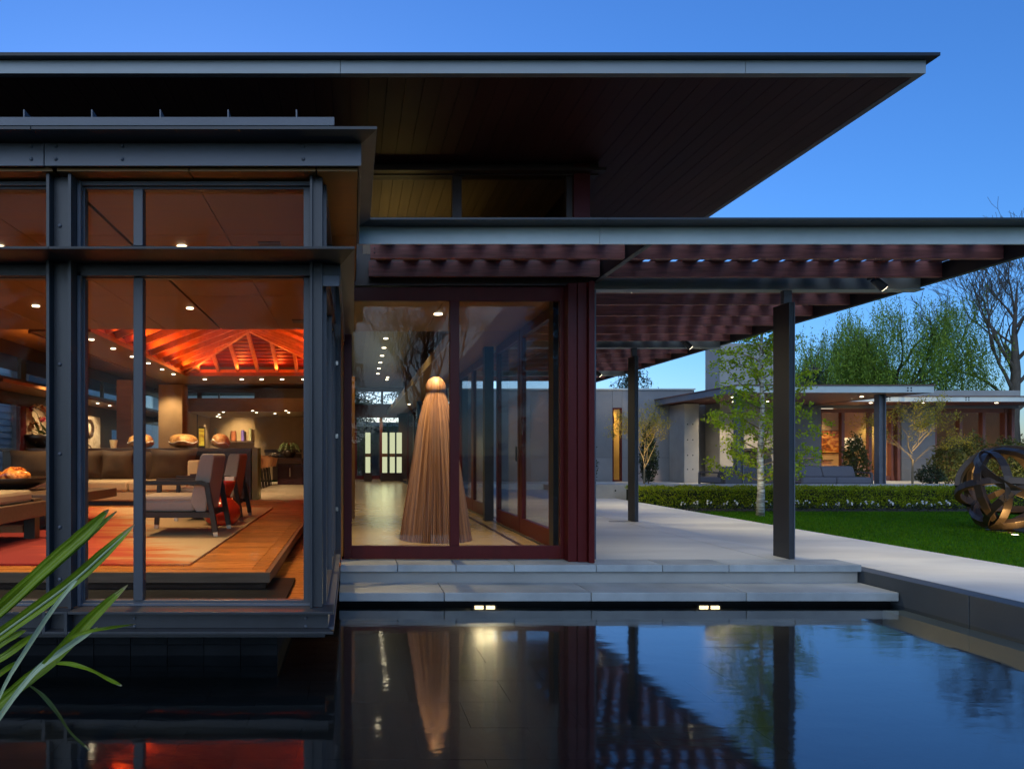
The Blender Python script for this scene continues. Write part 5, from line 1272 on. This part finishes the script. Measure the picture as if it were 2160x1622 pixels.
# ------------------------------------------------------------------ strap leaved plant by the pond
t = thing('strap_leaf_plant', (-1.25, 1.6, -.25), 'strap leaved green plant reaching in beside the pond', 'plant')
DRY = pm('dry_leaf_tip', (.36, .30, .14), .7, var=.3, scale=20)
def strap(pts, wpx, mat=M['leaf'], rib=False, Y=1.65, dy=.02, cup=.6):
    m = MB(); n = 22; P_ = [at(px, py, Y + dy * i) for i, (px, py) in enumerate(pts)]
    # smooth polyline
    Q = []
    for i in range(n + 1):
        f = i / n * (len(P_) - 1); k = min(int(f), len(P_) - 2); u = f - k
        p0, p1, p2, p3 = P_[max(k - 1, 0)], P_[k], P_[k + 1], P_[min(k + 2, len(P_) - 1)]
        Q.append(.5 * ((2 * p1) + (p2 - p0) * u + (2 * p0 - 5 * p1 + 4 * p2 - p3) * u * u + (3 * p1 - p0 - 3 * p2 + p3) * u ** 3))
    V = []; F = []; wd = wpx * .72 * Y / 1500; K = 9; sd_ = random.Random(int(wpx * 31 + pts[-1][0])); n2 = n
    for i, p in enumerate(Q):
        f = i / n; d = (Q[min(i + 1, n)] - Q[max(i - 1, 0)]).normalized(); s_ = d.cross(Vector((0, 1, 0))).normalized()
        w_ = wd * (.75 + .25 * min(1, f * 3)) * min(1, (1 - f) * 4.5 + .04) ** .8 * (1 + sd_.uniform(-.05, .05))
        for k in range(K):
            t_ = k / (K - 1) * 2 - 1
            V.append(p + s_ * w_ / 2 * t_ + Vector((0, cup * w_ * .5 * (1 - abs(t_)) + (.0011 if k % 2 else 0) + .003 * t_ * math.sin(f * 9 + wpx), 0)))
    for i in range(n):
        for k in range(K - 1): a = i * K + k; F.append((a, a + 1, a + K + 1, a + K))
    m.add(V, F); lf_ = m.build('leaf', mat, t, smooth=False); lf_.data.materials.append(DRY)
    for i_, pg in enumerate(lf_.data.polygons):
        if i_ // (K - 1) >= n - 1 or (i_ // (K - 1) == n - 2 and sd_.random() < .5): pg.material_index = 1
    if rib: MB().tube([q + Vector((0, cup * wd * .5 - .003, 0)) for q in Q[:-1]], [.0026] * 18 + [.0022, .0018, .0014, .001], 5).build('midrib', M['leafpale'], lf_)
    return lf_
strap([(-230, 1500), (-60, 1332), (0, 1283), (100, 1192), (180, 1122), (229, 1074)], 40)
strap([(-230, 1508), (-60, 1340), (8, 1286), (110, 1196), (190, 1126), (246, 1078)], 26, dy=.024)
strap([(-240, 1530), (-60, 1382), (0, 1338), (140, 1236), (220, 1166), (284, 1106)], 37, rib=True)
strap([(-60, 1640), (0, 1466), (60, 1362), (110, 1286), (150, 1236), (164, 1222)], 13, M['leafpale'], dy=.01)
strap([(-120, 1640), (-30, 1514), (40, 1448), (110, 1392), (200, 1296), (270, 1233)], 36)
strap([(-90, 1650), (0, 1510), (70, 1420), (120, 1380), (175, 1342), (206, 1322)], 17, M['leafpale'], dy=.015)
strap([(90, 1400), (140, 1350), (185, 1332), (235, 1323), (286, 1316)], 10, dy=.005)
strap([(118, 1398), (150, 1400), (190, 1412), (225, 1430), (257, 1446)], 12, dy=.005)
strap([(62, 1445), (90, 1466), (120, 1502), (150, 1546), (190, 1582)], 11, pm('dark_leaf', (.05, .075, .01), .5), dy=.005)
strap([(-120, 1470), (-40, 1392), (10, 1352), (56, 1328)], 20); strap([(-120, 1500), (-40, 1416), (20, 1376), (74, 1334)], 22)
strap([(-110, 1560), (-60, 1470), (0, 1420), (40, 1392)], 16)
strap([(-200, 1700), (-90, 1560), (-20, 1510), (40, 1446), (50, 1430)], 16, M['leafpale'])
MB().tube([(-1.25, 1.6, -.26), (-1.12, 1.62, .1), (-1.0, 1.64, .42)], [.05, .045, .03], 8).build('stem', M['leafpale'], t)

# long glow of the room on the far ceiling edge is left to the lamps above
